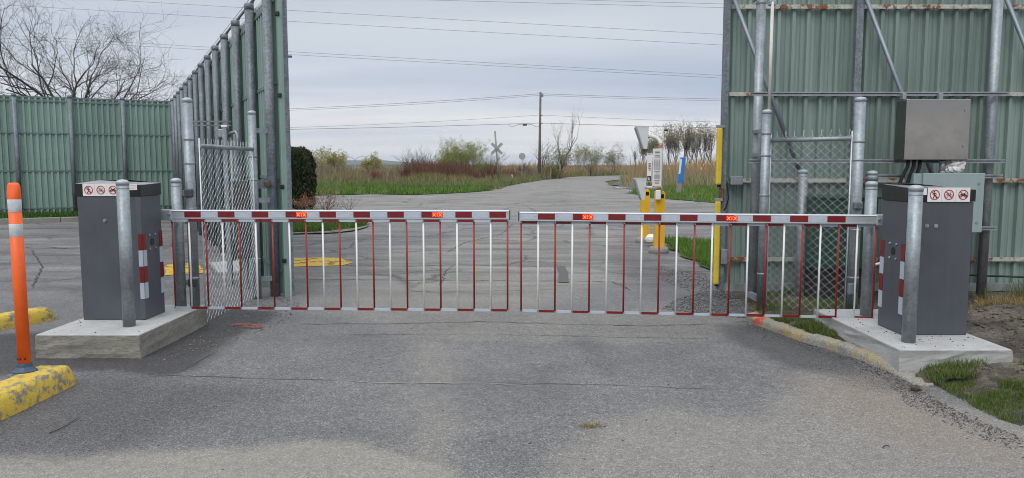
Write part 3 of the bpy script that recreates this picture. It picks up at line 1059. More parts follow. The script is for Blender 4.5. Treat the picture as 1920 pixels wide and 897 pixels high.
cl = chain_link('chain_link_panel', 'chain link panel running from the stained concrete base to the green fence end', (-2.885, 7.06), (-2.885, 8.50), 0.04, 1.72)
chain_link('chain_link_panel', 'chain link panel in front of the dark green box and faded green gate', (2.60, 7.69), (3.16, 7.12), 0.09, 1.79)

# ------------------------------------------------------------------ corrugated fences


def corr(A, B, z0, z1, nrm, period=0.15, depth=0.028, rib=0.045, flank=0.014, flip=1):
    """trapezoidal sheet between two plan points, ribs standing out along nrm"""
    A = Vector((A[0], A[1], 0)); B = Vector((B[0], B[1], 0))
    d = (B - A); Ln = d.length; d.normalize()
    xs_ = [(0, 0)]
    x = period * 0.35
    while x + rib + 2 * flank < Ln:
        xs_ += [(x, 0), (x + flank, depth), (x + flank + rib, depth), (x + 2 * flank + rib, 0)]
        mid = x + 2 * flank + rib + (period - rib - 2 * flank) / 2
        if mid + 0.01 < Ln:
            xs_ += [(mid - 0.008, 0), (mid, depth * 0.18), (mid + 0.008, 0)]
        x += period
    xs_.append((Ln, 0))
    mb = MB()
    vs = []
    for q, h in xs_:
        p = A + d * q + nrm * (h * flip)
        vs += [(p.x, p.y, z0), (p.x, p.y, z1)]
    mb.add(vs, [(2 * i, 2 * i + 2, 2 * i + 3, 2 * i + 1) for i in range(len(xs_) - 1)])
    # back skin 2 mm behind, so that the sheet has thickness
    vb = [(Vector(v) - nrm * 0.003) for v in vs]
    mb.add(vb, [(2 * i, 2 * i + 1, 2 * i + 3, 2 * i + 2) for i in range(len(xs_) - 1)])
    return mb


def tall_fence(name, label, P0, d, n, sp, nrm_post, zs, zt, zp, pr, base=0.02, rails=(0.3, 1.37, 2.45, 3.36), trim=None):
    """posts on the nrm_post side, rails then sheet behind"""
    t = thing(name, label, 'fence', (P0[0], P0[1], 0))
    d = Vector((d[0], d[1], 0)).normalized()
    nv = Vector((nrm_post[0], nrm_post[1], 0)).normalized()
    P0 = Vector((P0[0], P0[1], 0))
    for k in range(n):
        p = P0 + d * (sp * k)
        mb = MB(); mb.tube([(p.x, p.y, -0.05), (p.x, p.y, zp)], pr, 16)
        mb.lathe((p.x, p.y, zp), [(pr * 1.05, -0.07), (pr * 1.07, 0.0), (pr * 0.8, 0.012), (pr * .2, 0.018)], 16)
        mb.build('post', GALVD, t)
    sheet = P0 - nv * (pr + 0.05)
    for k in range(n - 1):
        a = sheet + d * (sp * k); bq = sheet + d * (sp * (k + 1) - 0.006)
        corr(a, bq, base, zt, nv, 0.152, 0.04, 0.05, 0.009).build('sheet_panel', GREENS[(k * 7 + k // 3) % 3], t)
        for zr in rails:
            mb = MB(); c = (a + bq) / 2 + nv * 0.036
            mb.box((c.x, c.y, zr), ((bq - a).length, 0.022, 0.04), math.atan2(d.y, d.x))
            mb.build('rail', RAIL, t)
        mb = MB(); c = (a + bq) / 2
        mb.box((c.x, c.y, zt + 0.012), ((bq - a).length, 0.07, 0.045), math.atan2(d.y, d.x))
        mb.build('top_trim', trim or RAIL, t)
    return t


dB = Vector((-0.459, 0.889, 0)).normalized()
nB_ = Vector((-dB.y, dB.x, 0))             # towards the left lot
FB0 = (-2.745, 8.72)
TRIMW = mat('pale_trim', (0.55, 0.57, 0.58), 0.5, 0.1, 0.08, 5)
fb = tall_fence('corrugated_fence', 'long green corrugated fence receding beside the road with a row of round posts', FB0, dB, 14, 1.265, nB_, 0, 3.46, 3.54, 0.056, trim=TRIMW)
# end flashing and its fixings at the gateway end
sh = Vector((FB0[0], FB0[1], 0)) - nB_ * 0.11
mb = MB(); mb.box((sh.x + 0.05, sh.y - 0.03, 1.75), (0.085, 0.10, 3.50), math.atan2(dB.y, dB.x)); mb.build('end_flashing', GREEN, fb)
mb = MB(); mb.box((sh.x + 0.098, sh.y - 0.05, 1.72), (0.014, 0.05, 3.44), math.atan2(dB.y, dB.x)); mb.build('end_trim', GALVD, fb)
for zc in (3.2, 2.3, 1.27, 0.42):
    mb = MB(); mb.bbox((sh.x + 0.025, sh.y - 0.085, zc), (0.05, 0.04, 0.05), 0.006); mb.build('fixing_tube', BLACK, fb)
# perforated angle carried above the posts
for k in range(13):
    a = Vector((FB0[0], FB0[1], 0)) + dB * (1.265 * k) - nB_ * 0.05; bq = a + dB * 1.255
    mb = MB()
    c = (a + bq) / 2
    mb.box((c.x, c.y, 3.60), ((bq - a).length, 0.006, 0.035), math.atan2(dB.y, dB.x))
    mb.box((c.x, c.y, 3.585), ((bq - a).length, 0.03, 0.005), math.atan2(dB.y, dB.x))
    mb.tube([(a.x, a.y, 3.66), (bq.x, bq.y, 3.66)], 0.004, 4)
    mb.tube([a + Vector((0, 0, 3.55)), a + Vector((0.03, 0.03, 3.67))], 0.006, 4)
    mb.build('perforated_angle', GALVD, fb)
CB = Vector((FB0[0], FB0[1], 0)) + dB * (1.265 * 13 + 0.2)
dA = Vector((-0.889, -0.459, 0)).normalized()
nA_ = Vector((0.459, -0.889, 0)).normalized()  # towards the camera
fa = tall_fence('corrugated_fence', 'green corrugated fence closing off the parking lot behind the orange post', (CB.x, CB.y), dA, 6, 1.36, nA_, 0, 3.46, 3.53, 0.058, base=0.10)

# pipe gate latch and conduit on the lot side of the long fence
t = thing('conduit', 'pale bent conduit pipe with a junction box behind the left chain link panel', 'conduit', (-3.75, 10.2, 0))
c0 = at(433, 250, 10.0)
mb = MB(); mb.tube([(c0.x, 10.0, 1.95), (c0.x, 10.0, 0.62), (c0.x + 0.02, 9.98, 0.5), (c0.x + 0.14, 9.85, 0.34)], 0.02, 10); mb.build('pipe', mat('conduit_grey', (0.30, 0.31, 0.31), 0.5, 0.1, 0.1, 6), t)
mb = MB(); mb.bbox((c0.x - 0.09, 9.98, 1.93), (0.13, 0.08, 0.11), 0.012); mb.build('junction_box', GALV, t)
mb = MB(); mb.tube([(c0.x - 0.02, 9.97, 1.92), (c0.x + 0.10, 9.9, 1.95), (c0.x + 0.13, 9.88, 1.90), (c0.x + 0.13, 9.88, 1.5)], 0.022, 10); mb.build('elbow', GALV, t)
mb = MB(); mb.box((c0.x - 0.22, 9.95, 2.03), (0.5, 0.03, 0.02)); mb.box((c0.x - 0.22, 9.95, 2.08), (0.5, 0.03, 0.02)); mb.build('channel_bracket', GALVD, t)
t = thing('latch_post', 'short square post with white cap behind the left chain link panel', 'post', (-3.6, 9.6, 0))
c0 = at(424, 300, 9.6)
mb = MB(); mb.box((c0.x, 9.6, 0.98), (0.055, 0.055, 2.0)); mb.build('pipe', GALV, t)
mb = MB(); mb.bbox((c0.x, 9.6, 2.0), (0.075, 0.075, 0.03), 0.006); mb.build('cap', WHT, t)
t = thing('utility_cabinet', 'dark steel cabinet half hidden behind the left chain link mesh', 'cabinet', (-3.2, 8.9, 0))
mb = MB(); mb.bbox((-3.27, 9.25, 0.86), (0.20, 0.16, 0.95), 0.012); mb.build('cabinet_body', mat('dark_steel', (0.03, 0.036, 0.04), 0.5, 0.2, 0.2, 6), t)
mb = MB(); mb.box((-3.27, 9.25, 0.2), (0.06, 0.06, 0.4)); mb.build('stand', GALVD, t)

# ------------------------------------------------------------------ sliding gate on the right
GYP = 8.46
sg = thing('sliding_gate', 'tall faded green corrugated sliding gate with diagonal pipe braces and rusty rails', 'gate', (2.34, GYP, 0.1))
gx0, gx1 = 2.36, 8.6
zB, zT = 0.15, 3.62
nC_ = Vector((0, -1, 0))
k = 0
xx = gx0
while xx < gx1:
    x2 = min(xx + 0.972, gx1)
    corr((xx, 8.56), (x2, 8.56), zB + 0.02, zT, nC_, 0.162, 0.044, 0.034, 0.010).build('sheet_panel', GREENS2[int(xx * 13) % 3], sg)
    xx = x2
for zr in (0.46, 1.345, 2.295, 3.235):
    xx = gx0 + 0.03
    for (xa, xb) in ((gx0 + 0.03, 3.72), (3.83, 5.22), (5.33, 8.6)):
        mb = MB()
        mb.box(((xa + xb) / 2, 8.49, zr), (xb - xa, 0.012, 0.044))
        mb.box(((xa + xb) / 2, 8.505, zr + 0.019), (xb - xa, 0.03, 0.006))
        mb.build('rail', RUST, sg)
mb = MB(); mb.box(((gx0 + gx1) / 2, 8.48, zB), (gx1 - gx0, 0.06, 0.085)); mb.build('bottom_frame', mat('galv_frame', (0.22, 0.25, 0.25), 0.55, 0.2, 0.3, 5, streak=0.2), sg)
mb = MB(); mb.box((gx0 - 0.02, 8.47, 1.87), (0.055, 0.09, 3.5)); mb.build('end_post', GALVD, sg)
for ux in (3.775, 5.275):
    mb = MB(); mb.box((ux, 8.45, 1.87), (0.075, 0.05, 3.46)); mb.build('upright', GALVD, sg)
for (a, bq) in (((1372, -13), (1510, 350)), ((1621, -11), (1790, 440)), ((1884, -10), (2050, 410))):
    mb = MB(); mb.tube([at(*a, 8.41), at(*bq, 8.41)], 0.024, 12); mb.build('diagonal_brace', mat('brace_pipe', (0.20, 0.23, 0.26), 0.45, 0.5, 0.15, 5), sg)
# bumper edges on the closing side
for (z0_, z1_) in ((1.30, 1.92), (0.19, 1.12)):
    mb = MB(); mb.bbox((2.275, 8.40, (z0_ + z1_) / 2), (0.06, 0.05, z1_ - z0_), 0.015); mb.build('yellow_bumper', YELB, sg)
    mb = MB(); mb.bbox((2.315, 8.46, (z0_ + z1_) / 2 - 0.04), (0.07, 0.05, z1_ - z0_ - 0.02), 0.008); mb.build('rubber_edge', RUBBER, sg)
    mb = MB(); mb.box((2.285, 8.41, z1_ + 0.016), (0.08, 0.06, 0.028)); mb.build('bumper_cap', GALV, sg)
mb = MB(); mb.bbox((2.32, 8.43, 1.20), (0.05, 0.06, 0.13), 0.01); mb.build('rusty_bracket', RUSTD, sg)
mb = MB(); mb.bbox((2.36, 8.41, 0.50), (0.075, 0.06, 0.17), 0.01); mb.build('latch_plate', GALV, sg)
mb = MB(); mb.bbox((2.475, 8.42, 1.345), (0.135, 0.07, 0.095), 0.008); mb.build('junction_box', GREYJ, sg)
mb = MB(); mb.tube([(2.41, 8.41, 1.345), (2.385, 8.41, 1.36), (2.375, 8.41, 1.30), (2.395, 8.41, 1.15), (2.37, 8.41, 1.05), (2.35, 8.42, 1.02)], 0.007, 6); mb.build('cable', BLACK, sg)

# channel rails across the guide posts
for (zc, px0, px1, lab) in ((2.235, 1408, 1886, 'uppermost steel channel rail crossing in front of the sliding gate above the stainless box'),
                            (1.555, 1404, 1882, 'steel channel rail passing right under the stainless box'),
                            (1.40, 1625, 1880, 'short steel channel rail just above the grey electrical box'),
                            (0.865, 1826, 1876, 'lowest short steel channel rail at the foot of the grey electrical box')):
    yq = 7.84
    xa, xb = at(px0, 300, yq).x, at(px1, 300, yq).x
    mb = MB()
    mb.box(((xa + xb) / 2, yq, zc + 0.018), (xb - xa, 0.042, 0.005))
    mb.box(((xa + xb) / 2, yq, zc - 0.018), (xb - xa, 0.042, 0.005))
    mb.box(((xa + xb) / 2, yq + 0.018, zc), (xb - xa, 0.005, 0.031))
    mb.box(((xa + xb) / 2, yq - 0.019, zc + 0.011), (xb - xa, 0.004, 0.009))
    mb.box(((xa + xb) / 2, yq - 0.019, zc - 0.011), (xb - xa, 0.004, 0.009))
    tag(mb.build('channel_rail', STRUT), lab, 'channel rail', 'channel rails by the sliding gate')

# stainless box
sb = thing('stainless_box', 'brushed stainless steel electrical box mounted on channel rails above the barrier cabinet', 'electrical box', (4.2, 7.7, 1.57))
mb = MB(); mb.bbox((4.215, 7.72, 1.862), (0.625, 0.19, 0.590), 0.006); mb.build('box_body', mat('stainless_side', (0.20, 0.20, 0.185), 0.32, 0.9, 0.08, 4), sb)
mb = MB(); mb.bbox((4.215, 7.612, 1.864), (0.635, 0.024, 0.600), 0.006); dr = mb.build('door', ms, sb)
for zc in (2.055, 1.70):
    mb = MB(); mb.tube([(4.485, 7.602, zc), (4.485, 7.594, zc)], 0.013, 12); mb.build('lock', GREYJ, dr)
for xq in (3.96, 4.33):
    mb = MB(); mb.bbox((xq, 7.79, 2.205), (0.04, 0.05, 0.06), 0.004); mb.build('mounting_tab', STRUT, sb)
# lower grey enclosure
ge = thing('grey_enclosure', 'grey green electrical enclosure partly hidden behind the cabinet with prohibition signs', 'electrical box', (4.4, 7.7, 0.85))
mb = MB(); mb.bbox((4.355, 7.725, 1.135), (0.66, 0.18, 0.59), 0.006); mb.build('box_body', GREYBOX, ge)
mb = MB(); mb.bbox((4.415, 7.622, 1.137), (0.615, 0.02, 0.595), 0.005); dr = mb.build('door', GREYBOX, ge)
for zc in (1.33, 0.94):
    mb = MB(); mb.tube([(4.665, 7.614, zc), (4.665, 7.606, zc)], 0.013, 12); mb.build('lock', GREYJ, dr)
t = thing('conduit', 'short threaded conduit joining the stainless box to the grey enclosure', 'conduit', (4.33, 7.7, 1.43))
mb = MB(); mb.tube([(4.33, 7.68, 1.425), (4.33, 7.68, 1.575)], 0.028, 14); mb.build('pipe', STRUT, t)
for zc in (1.44, 1.545):
    mb = MB(); mb.lathe((4.33, 7.68, zc), [(0.03, -0.012), (0.037, -0.009), (0.037, 0.009), (0.03, 0.012)], 12); mb.build('coupling', STRUT, t)
# crumpled plastic wrap
bm = bmesh.new()
bmesh.ops.create_icosphere(bm, subdivisions=3, radius=1)
for v in bm.verts:
    q = 0.75 + 0.5 * random.random()
    v.co = Vector((v.co.x * 0.085 * q, v.co.y * 0.05 * q, v.co.z * 0.072 * q))
    v.co.x += 0.02 * (v.co.z > 0.02)
me = bpy.data.meshes.new('plastic_wrap'); bm.to_mesh(me); bm.free(); me.materials.append(PLASTICBAG)
o = bpy.data.objects.new('plastic_wrap', me); C.objects.link(o); o.location = (4.445, 7.66, 1.50)
tag(o, 'crumpled clear plastic wrap stuffed beside the conduit under the stainless box', 'plastic wrap')
for i, (xa, xb) in enumerate(((3.985, 3.90), (4.045, 3.985), (4.105, 4.06))):
    mb = MB(); mb.tube([(xa, 7.68, 1.60), (xa - 0.005, 7.68, 1.5), ((xa + xb) / 2, 7.70, 1.40), (xb, 7.74, 1.22), (xb, 7.75, 0.10)], 0.017, 10)
    tag(mb.build('power_cable', RUBBER), ('black cable dropping from the stainless box, the one nearest the ring topped bollard',
        'black cable dropping from the stainless box, middle one of three', 'black cable dropping from the stainless box, the one nearest the conduit')[i], 'cable', 'black cables under the stainless box')
mb = MB(); mb.bbox((4.69, 7.93, 0.45), (0.11, 0.10, 0.95), 0.012)
tag(mb.build('wooden_post', WOODD), 'dark wet wooden post under the grey electrical enclosure', 'post')
# dark green operator box behind the chain link
t = thing('operator_box', 'dark green gate operator box behind the right chain link mesh', 'operator box', (3.5, 8.0, 0.1))
mb = MB(); mb.bbox((3.48, 8.10, 0.80), (0.66, 0.42, 0.74), 0.014); mb.build('box_body', GREENDK, t)
mb = MB(); mb.box((3.48, 8.13, 0.26), (0.58, 0.34, 0.34)); mb.build('under_box_shade', RUBBER, t)  # black block standing in for the shadowed void under the box
mb = MB(); mb.bbox((3.48, 8.09, 1.18), (0.69, 0.45, 0.03), 0.008); mb.build('lid', GREENDK, t)
mb = MB(); mb.tube([(4.6, 8.30, 0.33), (5.2, 8.28, 0.305), (6.2, 8.27, 0.27), (7.4, 8.27, 0.25)], 0.011, 6)
tag(mb.build('ground_cable', RUBBER), 'long black cable strung low along the faded green gate', 'cable')
mb = MB(); mb.tube([(3.24, 6.9, 0.60), (3.34, 6.95, 0.60), (3.6, 7.2, 0.60)], 0.012, 8)
tag(mb.build('white_conduit', WHT), 'short white conduit behind the end bar of the kerb side barrier arm', 'conduit')

# ------------------------------------------------------------------ barrier gates


def disc_poly(cx, cz, r0, r1, n=28):
    """ring as quads in the x-z plane"""
    vs, fs = [], []
    for k in range(n):
        th = 2 * PI * k / n
        vs += [(cx + r0 * math.cos(th), cz + r0 * math.sin(th)), (cx + r1 * math.cos(th), cz + r1 * math.sin(th))]
        k2 = (k + 1) % n
        fs.append((2 * k, 2 * k + 1, 2 * k2 + 1, 2 * k2))
    return vs, fs


def flat(mb, poly2, faces, x, y, z, mi):
    mb.add([(x + p[0], y, z + p[1]) for p in poly2], faces, mi)


def line2(mb, pts, wd, x, y, z, mi):
    for a, bq in zip(pts[:-1], pts[1:]):
        a = Vector((*a, 0)); bq = Vector((*bq, 0))
        d = (bq - a)
        if d.length < 1e-6: continue
        d.normalize(); nn = Vector((-d.y, d.x, 0)) * (wd / 2)
        a2 = a - d * wd * 0.25; b2 = bq + d * wd * 0.25
        flat(mb, [(a2 - nn)[:2], (b2 - nn)[:2], (b2 + nn)[:2], (a2 + nn)[:2]], [(0, 1, 2, 3)], x, y, z, mi)


BIKEG = mat('print_bike_grey', (0.16, 0.17, 0.16), 0.6, 0, 0.1, 8)
INK = mat('print_black', (0.012, 0.012, 0.012), 0.5, 0, 0.1, 8)


def sign_plate(kind, cx, y, cz, s, parent):
    """white plate with a red prohibition ring over a pictogram, facing the camera side"""
    mb = MB()
    mb.box((cx, y - 0.001, cz), (s * 0.985, 0.002, s))
    yy = y - 0.0036
    r = s * 0.35
    if kind == 'person':
        k = s / 0.1
        line2(mb, [(-0.004 * k, 0.010 * k), (-0.001 * k, -0.006 * k)], 0.011 * k, cx, yy, cz, 2)
        line2(mb, [(-0.001 * k, -0.006 * k), (-0.010 * k, -0.024 * k)], 0.006 * k, cx, yy - 0.0002, cz, 2)
        line2(mb, [(0.0, -0.006 * k), (0.010 * k, -0.013 * k), (0.012 * k, -0.024 * k)], 0.006 * k, cx, yy - 0.0004, cz, 2)
        line2(mb, [(-0.004 * k, 0.010 * k), (-0.014 * k, 0.004 * k)], 0.005 * k, cx, yy - 0.0006, cz, 2)
        line2(mb, [(-0.002 * k, 0.011 * k), (0.012 * k, 0.004 * k)], 0.005 * k, cx, yy - 0.0008, cz, 2)
        v, f = disc_poly(-0.004 * k, 0.021 * k, 0.0, 0.0055 * k, 12); flat(mb, v, f, cx, yy, cz, 2)
    elif kind == 'bicycle':
        k = s / 0.1
        for q in (-0.015, 0.015):
            v, f = disc_poly(q * k, -0.008 * k, 0.0085 * k, 0.0112 * k, 18); flat(mb, v, f, cx, yy, cz, 3)
        line2(mb, [(-0.015 * k, -0.008 * k), (-0.006 * k, 0.008 * k), (0.010 * k, 0.008 * k), (0.015 * k, -0.008 * k)], 0.003 * k, cx, yy - 0.0002, cz, 3)
        line2(mb, [(-0.006 * k, 0.008 * k), (0.0, -0.008 * k), (0.010 * k, 0.008 * k)], 0.003 * k, cx, yy - 0.0004, cz, 3)
        line2(mb, [(-0.015 * k, -0.008 * k), (0.0, -0.008 * k)], 0.003 * k, cx, yy - 0.0006, cz, 3)
        line2(mb, [(-0.010 * k, 0.013 * k), (-0.003 * k, 0.013 * k)], 0.004 * k, cx, yy - 0.0006, cz, 3)
        line2(mb, [(0.008 * k, 0.015 * k), (0.016 * k, 0.014 * k)], 0.003 * k, cx, yy - 0.0006, cz, 3)
    else:
        k = s / 0.1
        for q in (-0.016, 0.017):
            v, f = disc_poly(q * k, -0.008 * k, 0.005 * k, 0.0105 * k, 18); flat(mb, v, f, cx, yy, cz, 2)
        flat(mb, [(-0.017 * k, 0.003 * k), (-0.010 * k, -0.009 * k), (0.008 * k, -0.009 * k), (0.016 * k, 0.004 * k), (0.006 * k, 0.010 * k), (-0.010 * k, 0.007 * k)], [(0, 1, 2, 3, 4, 5)], cx, yy - 0.0003, cz, 2)
        line2(mb, [(0.008 * k, 0.008 * k), (0.012 * k, 0.014 * k), (0.018 * k, 0.013 * k)], 0.003 * k, cx, yy - 0.0005, cz, 2)
        line2(mb, [(0.012 * k, 0.006 * k), (0.018 * k, -0.008 * k)], 0.004 * k, cx, yy - 0.0007, cz, 2)
    v, f = disc_poly(0, 0, r * 0.84, r, 32); flat(mb, v, f, cx, yy - 0.0012, cz, 1)
    line2(mb, [(-r * 0.62, r * 0.62), (r * 0.62, -r * 0.62)], s * 0.055, cx, yy - 0.0014, cz, 1)
    return mb.build('sign_plate', [WHITEP, REDP, INK, BIKEG], parent)


def barrier(side, label, cab, arm0, arm1, pick_z, sign_x0, label_x):
    """cab: (x0, x1, y0, y1, ztop); arm0 fixed end, arm1 free end: (x, y, z of arm centre); side +1 arm runs to +x"""
    x0, x1, y0, y1, zt = cab
    t = thing('barrier_gate', label, 'barrier gate', ((x0 + x1) / 2, (y0 + y1) / 2, LZ), 'paired barrier gates')
    capz = zt - 0.105
    xin = x1 if side > 0 else x0
    s = side
    mb = MB(); mb.bbox(((x0 + x1) / 2, (y0 + y1) / 2, (LZ + capz) / 2), (x1 - x0, y1 - y0, capz - LZ), 0.008)
    body = mb.build('cabinet_body', CABG, t)
    # narrow return between door and side
    mb = MB()
    mb.box((xin - s * 0.022, y0 - 0.0025, (LZ + capz) / 2), (0.044, 0.005, capz - LZ - 0.02))
    mb.build('corner_return', CABS, t)
    # cap with a top that falls to both sides
    e = 0.006
    cx0, cx1, cy0, cy1 = x0 - e, x1 + e, y0 - e, y1 + e
    mb = MB()
    zc = capz + 0.002
    zA = zt; zR = zt + 0.022
    xm, ym = (cx0 + cx1) / 2, (cy0 + cy1) / 2
    vs = [(cx0, cy0, zc), (cx1, cy0, zc), (cx1, cy1, zc), (cx0, cy1, zc), (cx0, cy0, zA), (cx1, cy0, zA - 0.012), (cx1, cy1, zA), (cx0, cy1, zR), (xm, cy1, zR + 0.004)]
    mb.add(vs, [(0, 1, 5, 4), (1, 2, 6, 5), (2, 3, 7, 8, 6), (3, 0, 4, 7), (0, 3, 2, 1)], 0)
    mb.add([Vector(vs[i]) + Vector((0, 0, 0.001)) for i in (4, 5, 6, 8, 7)], [(0, 1, 2, 3, 4)], 1)
    mb.build('cap', [BLACK, mat('cap_top_sky_sheen', (0.22, 0.225, 0.23), 0.22, 0.0, 0.05, 4, spec=0.8)], t)  # top face of the black cap painted paler to carry the reflected sky
    sz = 0.1025 if s > 0 else 0.109
    for i, kd in enumerate(('person', 'bicycle', 'motorcycle')):
        sign_plate(kd, sign_x0 + (i + 0.5) * sz, cy0, capz + 0.055 - 0.002 * (s > 0), sz, t)
    mb = MB()
    lx0, lx1 = label_x
    mb.box(((lx0 + lx1) / 2, cy0 - 0.001, capz + 0.078), (lx1 - lx0, 0.002, 0.05))
    if s < 0:
        mb.box((lx0 + 0.022, cy0 - 0.0030, capz + 0.079), (0.032, 0.002, 0.04), mi=1)
        mb.box((lx0 + 0.018, cy0 - 0.0050, capz + 0.078), (0.008, 0.002, 0.012), mi=0)
    else:
        for q in range(3):
            mb.box(((lx0 + lx1) / 2, cy0 - 0.0026, capz + 0.092 - q * 0.014), ((lx1 - lx0) * 0.82, 0.001, 0.002), mi=2)
    mb.build('maker_label', [WHITEP, BLUEP, TEXTG], t)
    # lock on the door
    lx = -3.445 if s > 0 else 3.26
    lk = [lx] if s > 0 else [lx - 0.07, lx]
    for q in lk:
        mb = MB(); mb.tube([(q, y0, LZ + 0.855), (q, y0 - 0.007, LZ + 0.855)], 0.016, 14)
        mb.tube([(q, y0 - 0.006, LZ + 0.855), (q, y0 - 0.012, LZ + 0.855)], 0.008, 10)
        mb.build('lock', GALV, t)
    # side flange: hole and four bolts
    hy = (y0 + y1) / 2 - 0.01
    hz = 0.85 if s > 0 else 0.83
    mb = MB(); mb.tube([(xin - s * 0.004, hy, hz), (xin + s * 0.0035, hy, hz)], 0.032, 8, smooth=False)
    mb.build('shaft_hole', BLACK, t)
    for dy, dz in ((-0.052, 0.058), (0.052, 0.058), (-0.052, -0.058), (0.052, -0.058)):
        mb = MB(); mb.tube([(xin - s * 0.001, hy + dy, hz + dz), (xin + s * 0.010, hy + dy, hz + dz)], [0.012, 0.009], 8)
        mb.build('bolt', GALV, t)
    # reflective tape wrapped round the two inner corners, red over silver twice
    tz = 0.93 if s > 0 else 0.905
    for row in range(4):
        m = REDT if row % 2 == 0 else SILT
        hh = 0.139
        z1_ = tz - row * hh
        for yc, d1 in ((y0, -1), (y1, 1)):
            mb = MB()
            # leaf on the side face
            mb.box((xin + s * 0.0015, yc - d1 * 0.030, z1_ - hh / 2), (0.003, 0.060, hh - 0.002))
            # leaf on the front or rear face
            oy = yc + d1 * (0.0062 if d1 < 0 else 0.0015)
            mb.box((xin - s * 0.018, oy, z1_ - hh / 2), (0.036, 0.003, hh - 0.002))
            mb.build('reflective_tape', m, t)
    # arm ------------------------------------------------------------
    A = Vector(arm0); B = Vector(arm1)
    d = (B - A); Ln = d.length; d.normalize()
    X = d; Zv = Vector((0, 0, 1)); Yv = Zv.cross(X).normalized(); Zv = X.cross(Yv)
    if Yv.y < 0: Yv = -Yv
    Mx = Matrix(((X.x, Yv.x, Zv.x, A.x), (X.y, Yv.y, Zv.y, A.y), (X.z, Yv.z, Zv.z, A.z), (0, 0, 0, 1)))
    hh = 0.041
    prof = [(-0.025, -hh + 0.004), (-0.021, -hh), (0.021, -hh), (0.025, -hh + 0.004), (0.025, hh - 0.008), (0.017, hh), (-0.017, hh), (-0.025, hh - 0.008),
            (-0.025, 0.029), (-0.021, 0.028), (-0.021, -0.026), (-0.025, -0.027)]
    mb = MB()
    n = len(prof)
    vs = [Mx @ Vector((0, py_, pz)) for py_, pz in prof] + [Mx @ Vector((Ln, py_, pz)) for py_, pz in prof]
    mb.add(vs, [(i, (i + 1) % n, (i + 1) % n + n, i + n) for i in range(n)] + [tuple(range(n - 1, -1, -1)), tuple(range(n, 2 * n))])
    arm = mb.build('arm', ALU, t)
    per = Ln / 10.02 if s > 0 else 0.3115
    def lbox(c, dims, name, m, par, bev=0):
        q = MB()
        M2 = Mx @ Matrix.Translation(c)
        if bev: q.bbox((0, 0, 0), dims, bev, M=M2)
        else: q.box((0, 0, 0), dims, M=M2)
        return q.build(name, m, par)
    reds = []
    off = 0.132 if s > 0 else 0.272
    for k in range(10):
        a0 = off + per * k
        a1 = min(a0 + per * 0.495, Ln - 0.02)
        if a1 - a0 < 0.03: continue
        lbox(((a0 + a1) / 2, -0.0225, 0.001), (a1 - a0 - 0.004, 0.003, 0.053), 'red_reflector', REDT, arm)
        reds.append((a0, a1))
        b1 = min(a0 + per - 0.002, Ln - 0.012)
        if b1 - a1 > 0.05:
            o = lbox(((a1 + b1) / 2, -0.0225, 0.001), (b1 - a1 - 0.004, 0.003, 0.053), 'silver_reflector', SILT, arm)
    # little lock marks on the silver tape
    mb = MB()
    for a0, a1 in reds:
        for q in (a1 + 0.015, a0 + per - 0.030):
            if q < Ln - 0.03:
                mb.box((0, 0, 0), (0.012, 0.001, 0.0025), M=Mx @ Matrix.Translation((q + 0.01, -0.0246, 0.002)))
    tag(mb.build('print_mark', TEXTG, arm), kind='stuff')
    lbox((Ln + 0.004, 0, 0), (0.008, 0.054, 0.088), 'end_plug', BLACK, arm)
    # root plate with bolt
    lbox((-0.03, -0.004, -0.004), (0.10, 0.062, 0.094), 'arm_clamp', ALU, arm, 0.006)
    q = MB(); pc = Mx @ Vector((0.0, -0.032, 0.0)); q.tube([pc, pc + Vector((0, -0.014, 0))], [0.017, 0.012], 10); q.build('clamp_bolt', GALV, arm)
    # LED lamps reading XIX
    for k in ((3, 7) if s > 0 else (3, 7)):
        a0, a1 = reds[k] if s > 0 else reds[k]
        c = (a1 - 0.006) if s > 0 else (a0 + 0.022)
        q = MB()
        M2 = Mx @ Matrix.Translation((c, -0.027, 0.001))
        q.bbox((0, 0, 0), (0.098, 0.010, 0.045), 0.0045, M=M2, mi=0)
        def stroke(xa, za, xb, zb_):
            va = Vector((xa, -0.0062, za)); vb = Vector((xb, -0.0062, zb_))
            dv = (vb - va); ln = dv.length
            ang = math.atan2(dv.z, dv.x)
            q.box((0, 0, 0), (ln, 0.003, 0.0030), M=M2 @ Matrix.Translation((va + vb) / 2) @ Matrix.Rotation(-ang, 4, 'Y'), mi=1)
        sg_ = s
        for cx_ in (-0.027, 0.027):
            stroke(cx_ - 0.013, -0.015, cx_ + 0.013, 0.015); stroke(cx_ - 0.013, 0.015, cx_ + 0.013, -0.015)
        stroke(0, -0.015, 0, 0.015)
        q.build('warning_light', [LEDR, LEDY], arm)
    # hanging skirt: 21 pickets, top and bottom rails in alternate colours
    N_ = 21
    g0 = 0.012
    stp = (Ln - 0.028) / (N_ - 1)
    zA_, zB_ = pick_z   # local offsets of the bottom rail below the arm centre at both ends
    topz = -hh - 0.013
    pos = []
    for i in range(N_):
        a_ = g0 + stp * i
        f = i / (N_ - 1)
        zb_ = zA_ + (zB_ - zA_) * f
        pw = Mx @ Vector((a_, -0.004, topz))
        red_ = (i % 2 == 0)
        pb = pw + Vector((0, 0, zb_ - topz))
        pos.append((pw, pb))
        q = MB(); q.tube([pw + Vector((0, 0, 0.008)), pb - Vector((0, 0, 0.008))], 0.0082, 8)
        q.build('picket', REDPK if red_ else WHT, t)
